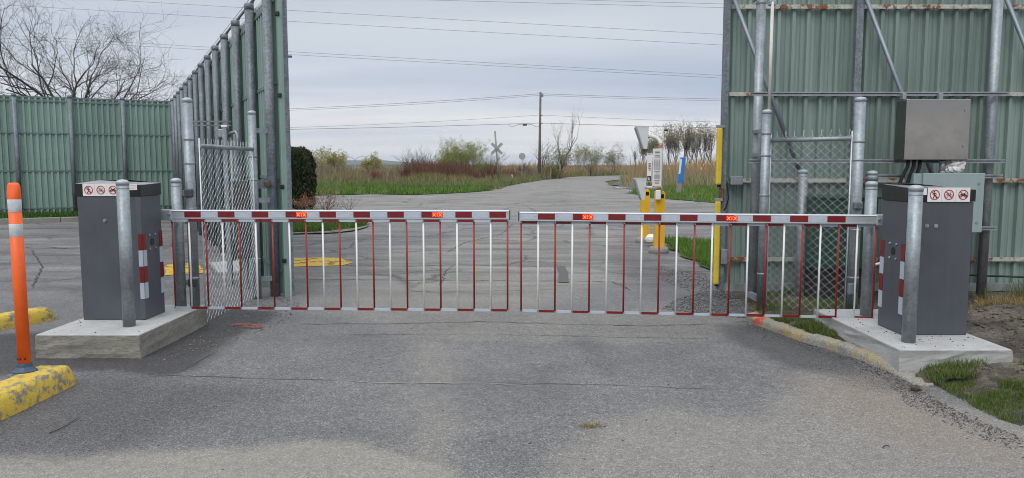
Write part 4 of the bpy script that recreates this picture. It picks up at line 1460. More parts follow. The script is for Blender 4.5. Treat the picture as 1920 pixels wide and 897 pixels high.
    for i in range(N_ - 1):
        for which in (0, 1):
            pa, pb = pos[i][which], pos[i + 1][which]
            mid = (pa + pb) / 2
            dv = (pb - pa); ln = dv.length; dv.normalize()
            yv = Vector((0, 0, 1)).cross(dv).normalized(); zv = dv.cross(yv)
            M2 = Matrix(((dv.x, yv.x, zv.x, mid.x), (dv.y, yv.y, zv.y, mid.y), (dv.z, yv.z, zv.z, mid.z), (0, 0, 0, 1)))
            if which == 0:
                red_ = (i % 2 == 1) if s > 0 else (i % 2 == 1)
            else:
                red_ = (i % 2 == 1) if s > 0 else (i % 2 == 0)
            M2 = M2 @ Matrix.Translation((0, -0.011, 0))
            q = MB(); q.box((0, 0, 0), (ln - 0.006, 0.008, 0.022), M=M2)
            q.build('skirt_rail', REDT if red_ else SILT, t)
    q = MB()
    for pw, pb in pos:
        for p in (pw, pb):
            q.tube([p + Vector((0, -0.014, 0)), p + Vector((0, -0.019, 0))], 0.007, 8)
    tag(q.build('rivet', GALV, t), kind='stuff')
    return t


aL0 = at(320, 402.3, 6.86); aL1 = at(955, 403.0, 6.82)
aR0 = at(1646, 412.0, 6.50); aR1 = at(974, 406.0, 6.80)
barrier(+1, 'barrier gate with its cabinet on the stained base beside the orange post', (-3.675, -3.135, 6.42, 6.78, 1.355), aL0, aL1,
        (at(320, 576.5, 6.86).z - aL0.z, at(955, 581.5, 6.82).z - aL1.z), -3.617, (-3.26, -3.158))
barrier(-1, 'barrier gate with its cabinet on the clean base below the stainless box', (3.035, 3.545, 5.83, 6.22, 1.335), aR0, aR1,
        (at(1646, 596.5, 6.50).z - aR0.z, at(974, 583, 6.80).z - aR1.z), 3.180, (3.045, 3.174))

# ------------------------------------------------------------------ kerb, soil and grass on the right
kb = [(1398, 600), (1440, 618), (1500, 640), (1560, 658), (1620, 678), (1680, 704), (1722, 726)]
KP = [gp(*p) for p in kb]
Q = []
for a, bq in zip(KP[:-1], KP[1:]):
    n = max(2, int((bq - a).length / 0.03))
    Q += [a.lerp(bq, k / n) for k in range(n)]
Q.append(KP[-1])
mb = MB()
m_ = 8
for i, p in enumerate(Q):
    d = (Q[min(i + 2, len(Q) - 1)] - Q[max(i - 2, 0)]).normalized()
    nn = Vector((-d.y, d.x, 0))
    if nn.x < 0: nn = -nn
    f = i / (len(Q) - 1)
    hgt = 0.062 * (1 - sstep(0.72, 1.0, f)) + 0.012
    wdt = 0.105
    prof = [(0, -0.05), (0.0, hgt * 0.35), (0.012, hgt * 0.8), (0.04, hgt), (wdt * 0.6, hgt * 1.03), (wdt * 0.92, hgt * 0.96), (wdt, hgt * 0.7), (wdt, -0.05)]
    for dx, dz in prof:
        j = (vnoise(np.array([p.x * 14 + dx * 40]), np.array([p.y * 14 + dz * 60]), 5)[0] - 0.5) * 0.026 + (vnoise(np.array([p.x * 45 + dx * 90]), np.array([p.y * 45 + dz * 120]), 6)[0] - 0.5) * 0.016
        v = p + nn * (dx + j)
        mb.v.append((v.x, v.y, dz + j * 0.8 * (dz > 0)))
for i in range(len(Q) - 1):
    for k in range(m_ - 1):
        mb.f.append((i * m_ + k, i * m_ + k + 1, (i + 1) * m_ + k + 1, (i + 1) * m_ + k))
        ff = i / len(Q)
        mb.m.append(1 if 0.05 < ff < 0.12 else 0); mb.sm.append(True)
mb.f.append(tuple((len(Q) - 1) * m_ + k for k in range(m_))); mb.m.append(0); mb.sm.append(False)
tag(mb.build('kerb', [YWORN2, REDKERB]), kind='structure')

# bank of soil and weeds behind the kerb: rows follow the kerb, then the ragged edge of the road towards the camera
edge = [Vector((2.62, 9.6, 0)), Vector((2.58, 8.2, 0)), Vector((2.44, 7.75, 0))] + [p + Vector((0.09, 0, 0)) for p in KP] + [gp(*p) for p in ((1790, 752), (1850, 785), (1930, 812), (2050, 860), (2250, 960))] + [Vector((3.3, 1.0, 0))]
E2 = []
for a, bq in zip(edge[:-1], edge[1:]):
    n = max(2, int((bq - a).length / 0.08))
    E2 += [a.lerp(bq, k / n) for k in range(n)]
E2.append(edge[-1])
xo = np.concatenate([np.linspace(0, 3.2, 46), np.linspace(3.5, 9, 12)])
V = []
kend = KP[-1].y


def soil_z(x, y, d):
    behind = 1.0 if y > kend else 0.0
    up = 0.06 * sstep(0.02, 0.12, d) + 0.03 * sstep(0.1, 0.5, d) if y > kend else 0.095 * sstep(0.0, 0.9, d)
    m = 0.07 * sstep(0.9, 1.8, d) * (1 - sstep(6.9, 8.2, y)) * fbm(np.array([x * 2.5]), np.array([y * 2.5]), 4, 60)[0] * 1.6
    bump_ = (fbm(np.array([x * 5.5]), np.array([y * 5.5]), 4, 61)[0] - 0.5) * 0.075 * sstep(0.03, 0.35, d)
    return float(up + m + bump_ - 0.012 + 0.012 * sstep(0, 0.1, d))


for p in E2:
    jx = (fbm(np.array([p.y * 5.0]), np.array([3.3]), 3, 70)[0] - 0.5) * 0.18 * (p.y < kend)
    for dx in xo:
        x = p.x + dx + jx
        V.append((x, p.y, soil_z(x, p.y, dx)))
ny, nx = len(E2), len(xo)
ii = (np.arange(ny - 1)[:, None] * nx + np.arange(nx - 1)[None, :]).ravel()
o = arrays_mesh('soil_bank', np.array(V), np.stack([ii, ii + nx, ii + nx + 1, ii + 1], 1), SOIL)
tag(o, kind='structure')
for p_ in o.data.polygons: p_.use_smooth = True
EY = np.array([p.y for p in E2]); EX = np.array([p.x for p in E2])
ordr = np.argsort(EY)


def edge_x(y):
    return np.interp(y, EY[ordr], EX[ordr])


GRC = [(5, (0.06, 0.10, 0.02)), (4, (0.085, 0.125, 0.03)), (2, (0.04, 0.065, 0.016)), (2.5, (0.17, 0.15, 0.08))]
DRY = [(4, (0.24, 0.19, 0.10)), (3, (0.17, 0.13, 0.07)), (1, (0.07, 0.10, 0.03))]


def bank_grass(name, poly_px, n, hmin, hmax, cols=GRC, clump=4.5, thr=0.45, z=0.09, wd=(0.003, 0.006)):
    pol = [gp(*p, z) for p in poly_px]
    pts = scatter([(p.x, p.y) for p in pol], n, lambda x, y: sstep(thr - 0.20, thr + 0.22, fbm(x * clump, y * clump, 3, 81)) * (x > edge_x(y) + 0.05))
    zz_ = np.array([soil_z(x, y, x - edge_x(y)) for x, y in pts]) - 0.008
    P_ = np.concatenate([pts, zz_[:, None]], 1)
    return tag(blades(name, P_, rng.uniform(hmin, hmax, len(P_)) * (0.6 + 0.8 * vnoise(pts[:, 0] * 6, pts[:, 1] * 6, 4)), rng.uniform(*wd, len(P_)), pick(cols, len(P_)), 0.5), kind='stuff')


bank_grass('kerb_grass', [(1400, 596), (1470, 590), (1575, 596), (1580, 625), (1690, 672), (1760, 700), (1640, 664), (1545, 628)], 5200, 0.025, 0.075, thr=0.40)
bank_grass('kerb_grass', [(1360, 575), (1420, 548), (1640, 550), (1620, 600), (1400, 598)], 3200, 0.04, 0.11, [(5, (0.04, 0.085, 0.015)), (3, (0.06, 0.11, 0.02)), (2, (0.15, 0.12, 0.06))], thr=0.44)
bank_grass('bank_grass', [(1690, 680), (1760, 655), (1850, 660), (1850, 690), (1800, 720), (1720, 715)], 4200, 0.02, 0.065, thr=0.43)
bank_grass('bank_grass', [(1790, 742), (1850, 722), (1990, 735), (2050, 800), (1960, 800), (1860, 765)], 6500, 0.02, 0.06, thr=0.42)
bank_grass('bank_grass', [(1850, 690), (1930, 685), (1990, 730), (1880, 720)], 1500, 0.02, 0.05, thr=0.50)
bank_grass('bank_grass', [(1700, 690), (1790, 690), (1900, 740), (1800, 745)], 3000, 0.015, 0.05, thr=0.46)
bank_grass('dry_grass', [(1820, 590), (1830, 560), (1960, 556), (1960, 590)], 2200, 0.03, 0.11, DRY, thr=0.40)
bank_grass('dry_grass', [(1345, 590), (1350, 555), (1420, 560), (1410, 596)], 700, 0.03, 0.10, DRY, thr=0.45)
bank_grass('bank_grass', [(1840, 575), (1850, 553), (2000, 553), (1990, 575)], 500, 0.10, 0.30, thr=0.5)


LGRAV = ground_mat('loose_grey_stone', [(0.085, 0.085, 0.088), (0.13, 0.13, 0.132), (0.19, 0.185, 0.18)], 30, 0.3, 0.01, 14)


def stones(name, pts, smin, smax, m=STONE, flat_=0.65):
    """scattered angular stones"""
    n = len(pts)
    base = np.array([(1, 0, 0), (-1, 0, 0), (0, 1, 0), (0, -1, 0), (0, 0, 1), (0, 0, -1), (.6, .6, .5), (-.6, .5, .5)], float)[:6]
    tri = np.array([(0, 2, 4), (2, 1, 4), (1, 3, 4), (3, 0, 4), (2, 0, 5), (1, 2, 5), (3, 1, 5), (0, 3, 5)])
    sz_ = smin + (smax - smin) * rng.uniform(0, 1, n) ** 2.5
    v = base[None] * rng.uniform(0.55, 1.2, (n, 6, 3)) * sz_[:, None, None]
    v[:, :, 2] *= flat_
    th = rng.uniform(0, 2 * PI, n)
    c_, s_ = np.cos(th)[:, None], np.sin(th)[:, None]
    xr = v[:, :, 0] * c_ - v[:, :, 1] * s_; yr = v[:, :, 0] * s_ + v[:, :, 1] * c_
    v = np.stack([xr, yr, v[:, :, 2]], -1) + np.asarray(pts)[:, None, :]
    f = (tri[None] + (np.arange(n) * 6)[:, None, None]).reshape(-1, 3)
    return tag(arrays_mesh(name, v.reshape(-1, 3), f, m), kind='stuff')


def road_pts(poly_px, n, dens=None, dz=0.003):
    pol = [gp(*p) for p in poly_px]
    q = scatter([(p.x, p.y) for p in pol], n, dens)
    zq = (fbm(q[:, 0] * 0.6, q[:, 1] * 0.6, 3, 40) - 0.5) * 0.016
    return np.concatenate([q, zq[:, None] + dz], 1)


stones('gravel', road_pts([(1270, 560), (1330, 545), (1395, 548), (1420, 600), (1330, 590), (1240, 580)], 3200), 0.004, 0.022, LGRAV)
stones('gravel', road_pts([(1240, 500), (1330, 515), (1390, 560), (1330, 560), (1230, 525)], 1600), 0.004, 0.013, LGRAV)
yq_ = rng.uniform(2.8, 5.25, 9000)
q = np.stack([edge_x(yq_) + np.abs(rng.normal(0, 0.22, 9000)) + rng.uniform(-0.02, 0.02, 9000), yq_], 1)
stones('gravel', np.stack([q[:, 0], q[:, 1], np.array([soil_z(x, y, x - edge_x(y)) for x, y in q]) + 0.002], 1), 0.003, 0.012, GRAVEL)
q = scatter([(3.4, 5.2), (3.9, 5.3), (3.95, 7.6), (5.6, 7.9), (5.6, 4.2), (4.0, 4.2)], 2600)
stones('soil_clods', np.stack([q[:, 0], q[:, 1], np.array([soil_z(x, y, x - edge_x(y)) for x, y in q]) + 0.002], 1), 0.006, 0.028, SOIL)
stones('road_grit', road_pts([(-100, 900), (0, 640), (400, 600), (560, 585), (1400, 600), (1740, 740), (2000, 880)], 420), 0.002, 0.009)
stones('road_grit', road_pts([(270, 690), (385, 625), (520, 590), (560, 600), (430, 640)], 420), 0.003, 0.013)
stones('road_grit', road_pts([(390, 600), (480, 555), (560, 560), (560, 590)], 350), 0.004, 0.016)
stones('road_grit', road_pts([(1640, 690), (1740, 740), (1920, 825), (1900, 850), (1700, 760)], 700), 0.002, 0.010)
yq_ = rng.uniform(2.8, 7.3, 5000)
q = np.stack([edge_x(yq_) - 0.10 - np.abs(rng.normal(0, 0.10, 5000)), yq_], 1)
zq_ = (fbm(q[:, 0] * 0.6, q[:, 1] * 0.6, 3, 40) - 0.5) * 0.016
stones('road_grit', np.stack([q[:, 0], q[:, 1], zq_ + 0.002], 1), 0.0015, 0.008, GRAVEL)
for (xa, xb, ya, yb, n_) in ((2.80, 3.58, 5.40, 5.80, 70), (-3.7, -2.95, 5.9, 6.4, 25), (2.80, 3.02, 5.8, 6.9, 40)):
    stones('plinth_crumbs', np.stack([rng.uniform(xa, xb, n_), rng.uniform(ya, yb, n_), np.full(n_, LZ + 0.002)], 1), 0.0015, 0.010, SOIL)
# dead leaves by the gate post and grass cuttings spot
q = scatter([(4.75, 7.3), (5.3, 7.4), (5.3, 7.75), (4.75, 7.75)], 160)
P_ = np.stack([q[:, 0], q[:, 1], np.array([soil_z(x, y, x - edge_x(y)) for x, y in q]) + 0.01], 1)
tag(blades('dead_leaves', P_, rng.uniform(0.02, 0.05, len(P_)), 0.03, pick([(3, (0.32, 0.13, 0.05)), (2, (0.22, 0.11, 0.05))], len(P_)), 1.6), kind='stuff')
pc = gp(1108, 801)
q = rng.normal(0, 1, (220, 2)) * np.array([0.032, 0.018]) + np.array([pc.x, pc.y])
P_ = np.concatenate([q, np.full((len(q), 1), road_z(pc.x, pc.y) + 0.002)], 1)
tag(blades('dry_grass', P_, rng.uniform(0.01, 0.03, len(P_)), 0.004, pick(DRY, len(P_)), 2.5), kind='stuff')
# clod and twigs on the asphalt
bm = bmesh.new(); bmesh.ops.create_icosphere(bm, subdivisions=3, radius=1)
for v in bm.verts:
    q_ = 0.7 + 0.6 * float(fbm(np.array([v.co.x * 2.2 + v.co.z * 1.7]), np.array([v.co.y * 2.2 + v.co.z]), 3, 95)[0])
    v.co = Vector((v.co.x * 0.034 * q_, v.co.y * 0.026 * q_, v.co.z * 0.022 * q_))
me = bpy.data.meshes.new('dirt_clod'); bm.to_mesh(me); bm.free(); me.materials.append(SOIL)
o = bpy.data.objects.new('dirt_clod', me); C.objects.link(o); pc = gp(1716, 733); o.location = (pc.x, pc.y, road_z(pc.x, pc.y) + 0.018)
tag(o, 'dark lump of dirt lying on the road past the end of the yellow kerb', 'dirt clod')
for pts, lab in ((((92, 815), (108, 810), (126, 800), (146, 787)), 'thin fallen twig lying on the dark asphalt before the yellow wheel stop'),
                 (((1655, 841), (1660, 838), (1668, 839)), 'tiny curled twig lying on the sandy asphalt by the soil bank')):
    mb = MB()
    P3 = [gp(*p) for p in pts]
    mb.tube([Vector((p.x, p.y, road_z(p.x, p.y) + 0.006 + 0.004 * (i % 2))) for i, p in enumerate(P3)], [0.0028, 0.003, 0.0025, 0.0018][:len(P3)], 5)
    tag(mb.build('twig', BARK), lab, 'twig', 'twigs on the road')
# ------------------------------------------------------------------ wheel stops and delineator


def wheel_stop(label, P, d, ln, wd=0.235, h=0.142):
    """P is the foot of the far right corner; d runs along the block away from that end"""
    d = Vector((d[0], d[1], 0)).normalized()
    nn = Vector((-d.y, d.x, 0))
    if nn.x > 0: nn = -nn
    mb = MB()
    sec = [(0.0, -0.02), (0.004, h * 0.25), (0.022, h * 0.75), (0.042, h * 0.97), (0.06, h), (wd - 0.06, h), (wd - 0.042, h * 0.97), (wd - 0.022, h * 0.75), (wd - 0.004, h * 0.25), (wd, -0.02)]
    st = 40
    m = len(sec)
    for i in range(st + 1):
        a = ln * i / st
        tp = 1.0 if 0 < i < st else 0.90
        ed = 0.012 if i in (0, st) else 0.0
        for dx, dz in sec:
            j = (vnoise(np.array([dx * 60 + i * .9]), np.array([dz * 60 + i * 0.31]), 7)[0] - 0.5) * 0.005
            p = Vector((P[0], P[1], 0)) + d * (a + (0.02 * dz / h if i == 0 else 0)) + nn * (wd / 2 + (dx - wd / 2) * tp + j)
            mb.v.append((p.x, p.y, dz * (1 if 0 < i < st else 0.95) + j * 0.6 * (dz > 0)))
    for i in range(st):
        for k in range(m - 1):
            mb.f.append((i * m + k, i * m + k + 1, (i + 1) * m + k + 1, (i + 1) * m + k)); mb.m.append(0); mb.sm.append(True)
    mb.f.append(tuple(range(m))); mb.m.append(0); mb.sm.append(False)
    mb.f.append(tuple(st * m + k for k in range(m))[::-1]); mb.m.append(0); mb.sm.append(False)
    o = mb.build('wheel_stop', YWORN)
    return tag(o, label, 'wheel stop', 'yellow wheel stops')


c1 = gp(147, 720)
wheel_stop('chipped yellow wheel stop with the orange delineator standing on it', (c1.x, c1.y), (-0.02, -1), 1.8, 0.285)
c2 = gp(106, 600)
wheel_stop('chipped yellow wheel stop lying beyond the orange delineator post', (c2.x, c2.y), (-0.42, -0.91), 1.8, 0.24, 0.125)

dx_, dy_ = -3.165, 4.96
dl = thing('delineator', 'orange flexible delineator post with two reflective bands on the yellow wheel stop', 'delineator', (dx_, dy_, 0.14))
r = 0.0385
segs = [(0.175, 0.955, ORANGE, 'tube'), (0.955, 1.025, REFL, 'reflective_band'), (1.025, 1.125, ORANGE, 'tube'), (1.125, 1.215, REFL, 'reflective_band'), ]
dX = at(35, 500, dy_).x - 0.0
dX = gp(45, 697, 0.14).x + 0.005
prof = []
zs_ = [0.175, 0.2, 1.30, 1.335, 1.385, 1.395]
mb = MB(); mb.tube([(dX, dy_, 0.198), (dX, dy_, 1.28)], r, 24); mb.build('tube', ORANGE, dl)
for z0_, z1_ in ((1.045, 1.125), (1.205, 1.285)):
    mb = MB(); mb.lathe((dX, dy_, z0_), [(r * 1.0, -0.002), (r * 1.03, 0), (r * 1.03, z1_ - z0_), (r * 1.0, z1_ - z0_ + 0.002)], 24); mb.build('reflective_band', REFL, dl)
mb = MB()
n = 24
rings = [(1.279, 1.0, 1.0), (1.295, 1.03, 0.98), (1.315, 1.08, 0.9), (1.345, 1.08, 0.7), (1.375, 1.05, 0.55), (1.39, 0.86, 0.45), (1.395, 0.6, 0.35)]
for zq, sx, sy in rings:
    for k in range(n):
        th = 2 * PI * k / n
        mb.v.append((dX + math.copysign(abs(math.cos(th)) ** (0.75 if zq > 1.3 else 1), math.cos(th)) * r * sx, dy_ + math.sin(th) * r * sy, zq))
for i in range(len(rings) - 1):
    for k in range(n):
        mb.f.append((i * n + k, i * n + (k + 1) % n, (i + 1) * n + (k + 1) % n, (i + 1) * n + k)); mb.m.append(0); mb.sm.append(True)
mb.f.append(tuple((len(rings) - 1) * n + k for k in range(n))); mb.m.append(0); mb.sm.append(True)
mb.build('grip_top', ORANGE, dl)
mb = MB(); mb.lathe((dX, dy_, 0.140), [(0.074, 0), (0.074, 0.008), (0.062, 0.016), (0.047, 0.034), (0.043, 0.055), (0.041, 0.06)], 12, smooth=False); mb.build('rubber_base', BASEB, dl)
for th in (-2.2, -1.57, -0.9):
    mb = MB(); p = Vector((dX + math.cos(th) * r, dy_ + math.sin(th) * r, 0.232)); q = p + Vector((math.cos(th), math.sin(th), 0)) * 0.005
    mb.tube([p, q], 0.006, 8); mb.build('bolt', BLACK, dl)

# ------------------------------------------------------------------ kerb and turf at the foot of the lot fence
KA0 = CB + nA_ * 1.9 + dA * -0.4
KA1 = CB + nA_ * 1.9 + dA * 7.5
segn = 7
for k in range(segn):
    a = KA0.lerp(KA1, k / segn); bq = KA0.lerp(KA1, (k + 1) / segn)
    c = (a + bq) / 2
    if k == 0:
        kroot = thing('lot_kerb', 'x', 'kerb', (KA0.x, KA0.y, 0)); del kroot['label']; del kroot['category']; kroot['kind'] = 'structure'
    mb = MB(); mb.bbox((c.x, c.y, 0.04), ((bq - a).length - 0.012, 0.16, 0.20), 0.015, math.atan2(dA.y, dA.x)); mb.build('kerb_stone', CONC_OLD, kroot)
a0, a1 = KA0 - nA_ * 0.08, KA1 - nA_ * 0.08
b0, b1 = CB - nA_ * 0.3 + dA * -0.4, CB - nA_ * 0.3 + dA * 7.5
poly_sheet('lot_verge', [(a0.x, a0.y), (a1.x, a1.y), (b1.x, b1.y), (b0.x, b0.y)], 0.10, TURF, step=2)
pts = scatter([(a0.x, a0.y), (a1.x, a1.y), (b1.x, b1.y), (b0.x, b0.y)], 9000)
tag(blades('lot_grass', np.concatenate([pts, np.full((len(pts), 1), 0.095)], 1), rng.uniform(0.06, 0.2, len(pts)), rng.uniform(0.012, 0.022, len(pts)),
           pick([(4, (0.035, 0.085, 0.015)), (3, (0.06, 0.12, 0.02)), (2, (0.025, 0.05, 0.012))], len(pts)), 0.45), kind='stuff')

# ------------------------------------------------------------------ planted island on the left of the road
isl = [gp(*p) for p in ((540, 441), (600, 440), (660, 435), (692, 428), (698, 421), (690, 415), (640, 404), (600, 399), (540, 393), (440, 393), (440, 430))]
islp = [(p.x, p.y) for p in isl]
poly_sheet('island_bed', islp, 0.03, MULCH, jag=0.12, step=0.4)
gr = [gp(*p) for p in ((540, 439), (600, 437), (655, 432), (688, 425), (690, 419), (660, 416), (600, 418), (540, 420), (520, 430))]
pts = scatter([(p.x, p.y) for p in gr], 9000, lambda x, y: 0.35 + 0.65 * sstep(0.35, 0.55, fbm(x * 1.5, y * 1.5, 3, 101)))
tag(blades('island_grass', np.concatenate([pts, np.full((len(pts), 1), 0.025)], 1), rng.uniform(0.06, 0.18, len(pts)), rng.uniform(0.010, 0.02, len(pts)),
           pick([(4, (0.055, 0.115, 0.018)), (3, (0.08, 0.14, 0.028)), (1, (0.035, 0.065, 0.012)), (0.7, (0.14, 0.12, 0.06))], len(pts)), 0.45), kind='stuff')

# green wedge past the gate edge on the right and the verge beyond the side road
wd_ = [gp(*p) for p in ((1246, 452), (1300, 456), (1420, 462), (1420, 530), (1345, 512), (1310, 496), (1262, 470))]
poly_sheet('gate_verge', [(p.x, p.y) for p in wd_], 0.02, TURF, jag=0.1, step=0.3)
pts = scatter([(p.x, p.y) for p in wd_], 9000)
tag(blades('verge_grass', np.concatenate([pts, np.full((len(pts), 1), 0.02)], 1), rng.uniform(0.05, 0.16, len(pts)), rng.uniform(0.008, 0.016, len(pts)),
           pick([(4, (0.065, 0.135, 0.018)), (3, (0.09, 0.165, 0.028)), (1, (0.04, 0.075, 0.014)), (0.7, (0.15, 0.14, 0.07))], len(pts)), 0.45), kind='stuff')
vg = [gp(*p) for p in ((1180, 364), (1240, 373), (1320, 379), (1500, 388), (1700, 380), (1700, 352), (1500, 350), (1240, 352), (1190, 357))]
poly_sheet('far_verge', [(p.x, p.y) for p in vg], 0.02, TURF, jag=0.4, step=1)
pts = scatter([(p.x, p.y) for p in vg], 14000, lambda x, y: (x < 22) * 1.0)
tag(blades('verge_grass', np.concatenate([pts, np.full((len(pts), 1), 0.01)], 1), rng.uniform(0.10, 0.30, len(pts)), rng.uniform(0.03, 0.06, len(pts)),
           pick([(4, (0.065, 0.13, 0.02)), (3, (0.09, 0.155, 0.03)), (1.5, (0.15, 0.14, 0.065))], len(pts)), 0.4), kind='stuff')

# left far side of the cross street: bright verge, then rough meadow, then red brush
lv = [gp(*p) for p in ((500, 371), (600, 367), (700, 365), (780, 366), (860, 363), (900, 360), (925, 357), (890, 355), (700, 350), (500, 350))]
poly_sheet('far_verge', [(p.x, p.y) for p in lv], 0.03, TURF, jag=0.35, step=1)
pts = scatter([(p.x, p.y) for p in lv], 20000)
tag(blades('verge_grass', np.concatenate([pts, np.full((len(pts), 1), 0.02)], 1), rng.uniform(0.12, 0.34, len(pts)) * (0.6 + 0.9 * vnoise(pts[:, 0] * .8, pts[:, 1] * .8, 2)), rng.uniform(0.03, 0.07, len(pts)),
           pick([(4, (0.068, 0.14, 0.020)), (3, (0.095, 0.17, 0.030)), (1.5, (0.035, 0.06, 0.014)), (1, (0.16, 0.14, 0.075))], len(pts)), 0.4), kind='stuff')


def field(name, poly, n, h0, h1, wd, cols, lean=0.3, dens=None, kind='stuff', z=-0.05):
    pts = scatter(poly, n, dens)
    P_ = np.concatenate([pts, np.full((len(pts), 1), z)], 1)
    hh = rng.uniform(h0, h1, len(P_)) * (0.35 + 1.3 * sstep(0.28, 0.72, fbm(pts[:, 0] * 0.4, pts[:, 1] * 0.25, 3, 5)))
    return tag(blades(name, P_, hh, rng.uniform(wd[0], wd[1], len(P_)), pick(cols, len(P_)), lean), kind=kind)


field('meadow_grass', [(-25, 50), (-0.8, 50), (0.2, 66), (-30, 66)], 15000, 0.14, 0.42, (0.03, 0.08), [(6, (0.085, 0.118, 0.035)), (3, (0.125, 0.135, 0.055)), (2.5, (0.19, 0.155, 0.105)), (1, (0.05, 0.07, 0.02))])
field('meadow_grass', [(-34, 66), (0.5, 66), (3.5, 88), (-45, 88)], 16000, 0.28, 0.7, (0.04, 0.10), [(4, (0.11, 0.125, 0.045)), (3, (0.15, 0.14, 0.07)), (4, (0.205, 0.165, 0.125)), (1, (0.13, 0.085, 0.065))])
field('red_brush', [(-50, 86), (4, 86), (9, 112), (-62, 112)], 19000, 0.4, 1.3, (0.03, 0.09), [(4, (0.125, 0.068, 0.053)), (3, (0.175, 0.125, 0.095)), (4, (0.20, 0.165, 0.115)), (3, (0.11, 0.11, 0.05))], 0.25,
      lambda x, y: 0.25 + 0.75 * sstep(0.35, 0.6, fbm(x * 0.12, y * 0.12, 3, 7)))
field('tawny_field', [(-75, 110), (12, 114), (25, 165), (-110, 165)], 15000, 0.7, 1.4, (0.06, 0.16), [(4, (0.21, 0.17, 0.12)), (2, (0.17, 0.12, 0.095)), (3, (0.16, 0.15, 0.08))])
field('red_brush', [(-13, 75), (-3.5, 75), (1.5, 84), (-16, 84)], 13000, 0.9, 1.55, (0.03, 0.07), [(5, (0.10, 0.040, 0.032)), (2, (0.14, 0.062, 0.045)), (1.5, (0.12, 0.11, 0.04)), (0.6, (0.17, 0.13, 0.08))], 0.3,
      lambda x, y: sstep(0.36, 0.52, fbm(x * 0.3, y * 0.3, 3, 17)))
field('olive_scrub', [(-16, 68), (-1, 68), (2.5, 78), (-16, 78)], 7000, 0.35, 0.75, (0.03, 0.08), [(4, (0.12, 0.125, 0.038)), (2, (0.16, 0.15, 0.05)), (2, (0.09, 0.10, 0.03)), (2, (0.16, 0.10, 0.05))], 0.5,
      lambda x, y: sstep(0.40, 0.55, fbm(x * 0.25, y * 0.25, 3, 27)))
# road-side grass along the bend
field('verge_grass', [(-1.3, 52), (1.2, 70), (5.6, 98), (2.0, 98), (-1.0, 72), (-4, 52)], 6000, 0.2, 0.45, (0.03, 0.07), [(4, (0.08, 0.13, 0.03)), (2, (0.11, 0.14, 0.045)), (3, (0.19, 0.16, 0.09))])
field('verge_grass', [(5.6, 98), (10.5, 116), (28, 146), (20, 146), (6, 116), (2, 98)], 5000, 0.3, 0.7, (0.04, 0.1), [(3, (0.09, 0.13, 0.03)), (3, (0.18, 0.155, 0.08))])
# reeds on the right of the bend: stalks and plumes
REEDC = [(5, (0.26, 0.195, 0.115)), (3, (0.22, 0.155, 0.085)), (2, (0.17, 0.13, 0.085)), (0.7, (0.16, 0.16, 0.06))]
field('reeds', [(10.2, 64), (40, 52), (60, 60), (70, 90), (30, 92), (15.5, 92), (11, 78)], 24000, 1.0, 1.95, (0.025, 0.06), REEDC, 0.12)
field('reeds', [(16, 96), (70, 92), (90, 125), (30, 122)], 9000, 1.3, 2.1, (0.05, 0.11), REEDC, 0.12)
field('reeds', [(9, 124), (30, 152), (60, 160), (10, 165), (-10, 150)], 9000, 1.0, 1.7, (0.06, 0.13), [(5, (0.29, 0.205, 0.12)), (2, (0.22, 0.155, 0.09))], 0.12)
pts = scatter([(11, 66), (40, 56), (66, 66), (68, 90), (17, 90)], 2600)
P_ = np.concatenate([pts, rng.uniform(1.15, 1.75, (len(pts), 1))], 1)
tag(blades('reed_plumes', P_, rng.uniform(0.25, 0.5, len(pts)), rng.uniform(0.05, 0.10, len(pts)), pick([(3, (0.42, 0.27, 0.13)), (2, (0.33, 0.20, 0.09))], len(pts)), 0.5), kind='stuff')
field('tawny_field', [(8.4, 56), (30, 44), (42, 50), (40, 56), (10.2, 66), (8.6, 62)], 7000, 0.4, 1.0, (0.02, 0.06), [(4, (0.24, 0.20, 0.12)), (2, (0.17, 0.14, 0.08)), (2, (0.10, 0.14, 0.04))], 0.3)
# gravel shoulder with a puddle on the right
q = [gp(*p) for p in ((1150, 347), (1158, 341), (1185, 343), (1240, 350), (1240, 356), (1180, 356))]
poly_sheet('gravel_shoulder', [(p.x, p.y) for p in q], 0.012, GRAVEL, jag=0.3, step=1)
q = [gp(*p) for p in ((1150, 352), (1164, 351), (1178, 353), (1168, 355), (1154, 354))]
poly_sheet('puddle', [(p.x, p.y) for p in q], 0.022, mat('puddle_water', (0.35, 0.36, 0.38), 0.05, 0, 0.02, 3, spec=0.8), jag=0.15, step=0.5)

# railway track crossing the far road
for (ya, yb, nm) in ((50.2, 50.0, 'a'), (51.7, 51.5, 'b')):
    mb = MB(); mb.box((-11, (ya + yb) / 2, 0.16), (19.6, 0.07, 0.16)); tag(mb.build('rail_track', mat('rusty_steel', (0.10, 0.075, 0.06), 0.7, 0.3, 0.3, 3)), kind='structure')
mb = MB()
mb.box((-3.6, 50.9, 0.04), (4.2, 3.0, 0.16))
tag(mb.build('track_bed', mat('ballast_and_shade', (0.03, 0.028, 0.027), 0.95, 0, 0.4, 3)), kind='structure')  # bed coloured near black to paint the shadow line at the crossing

# ------------------------------------------------------------------ plants with woody structure


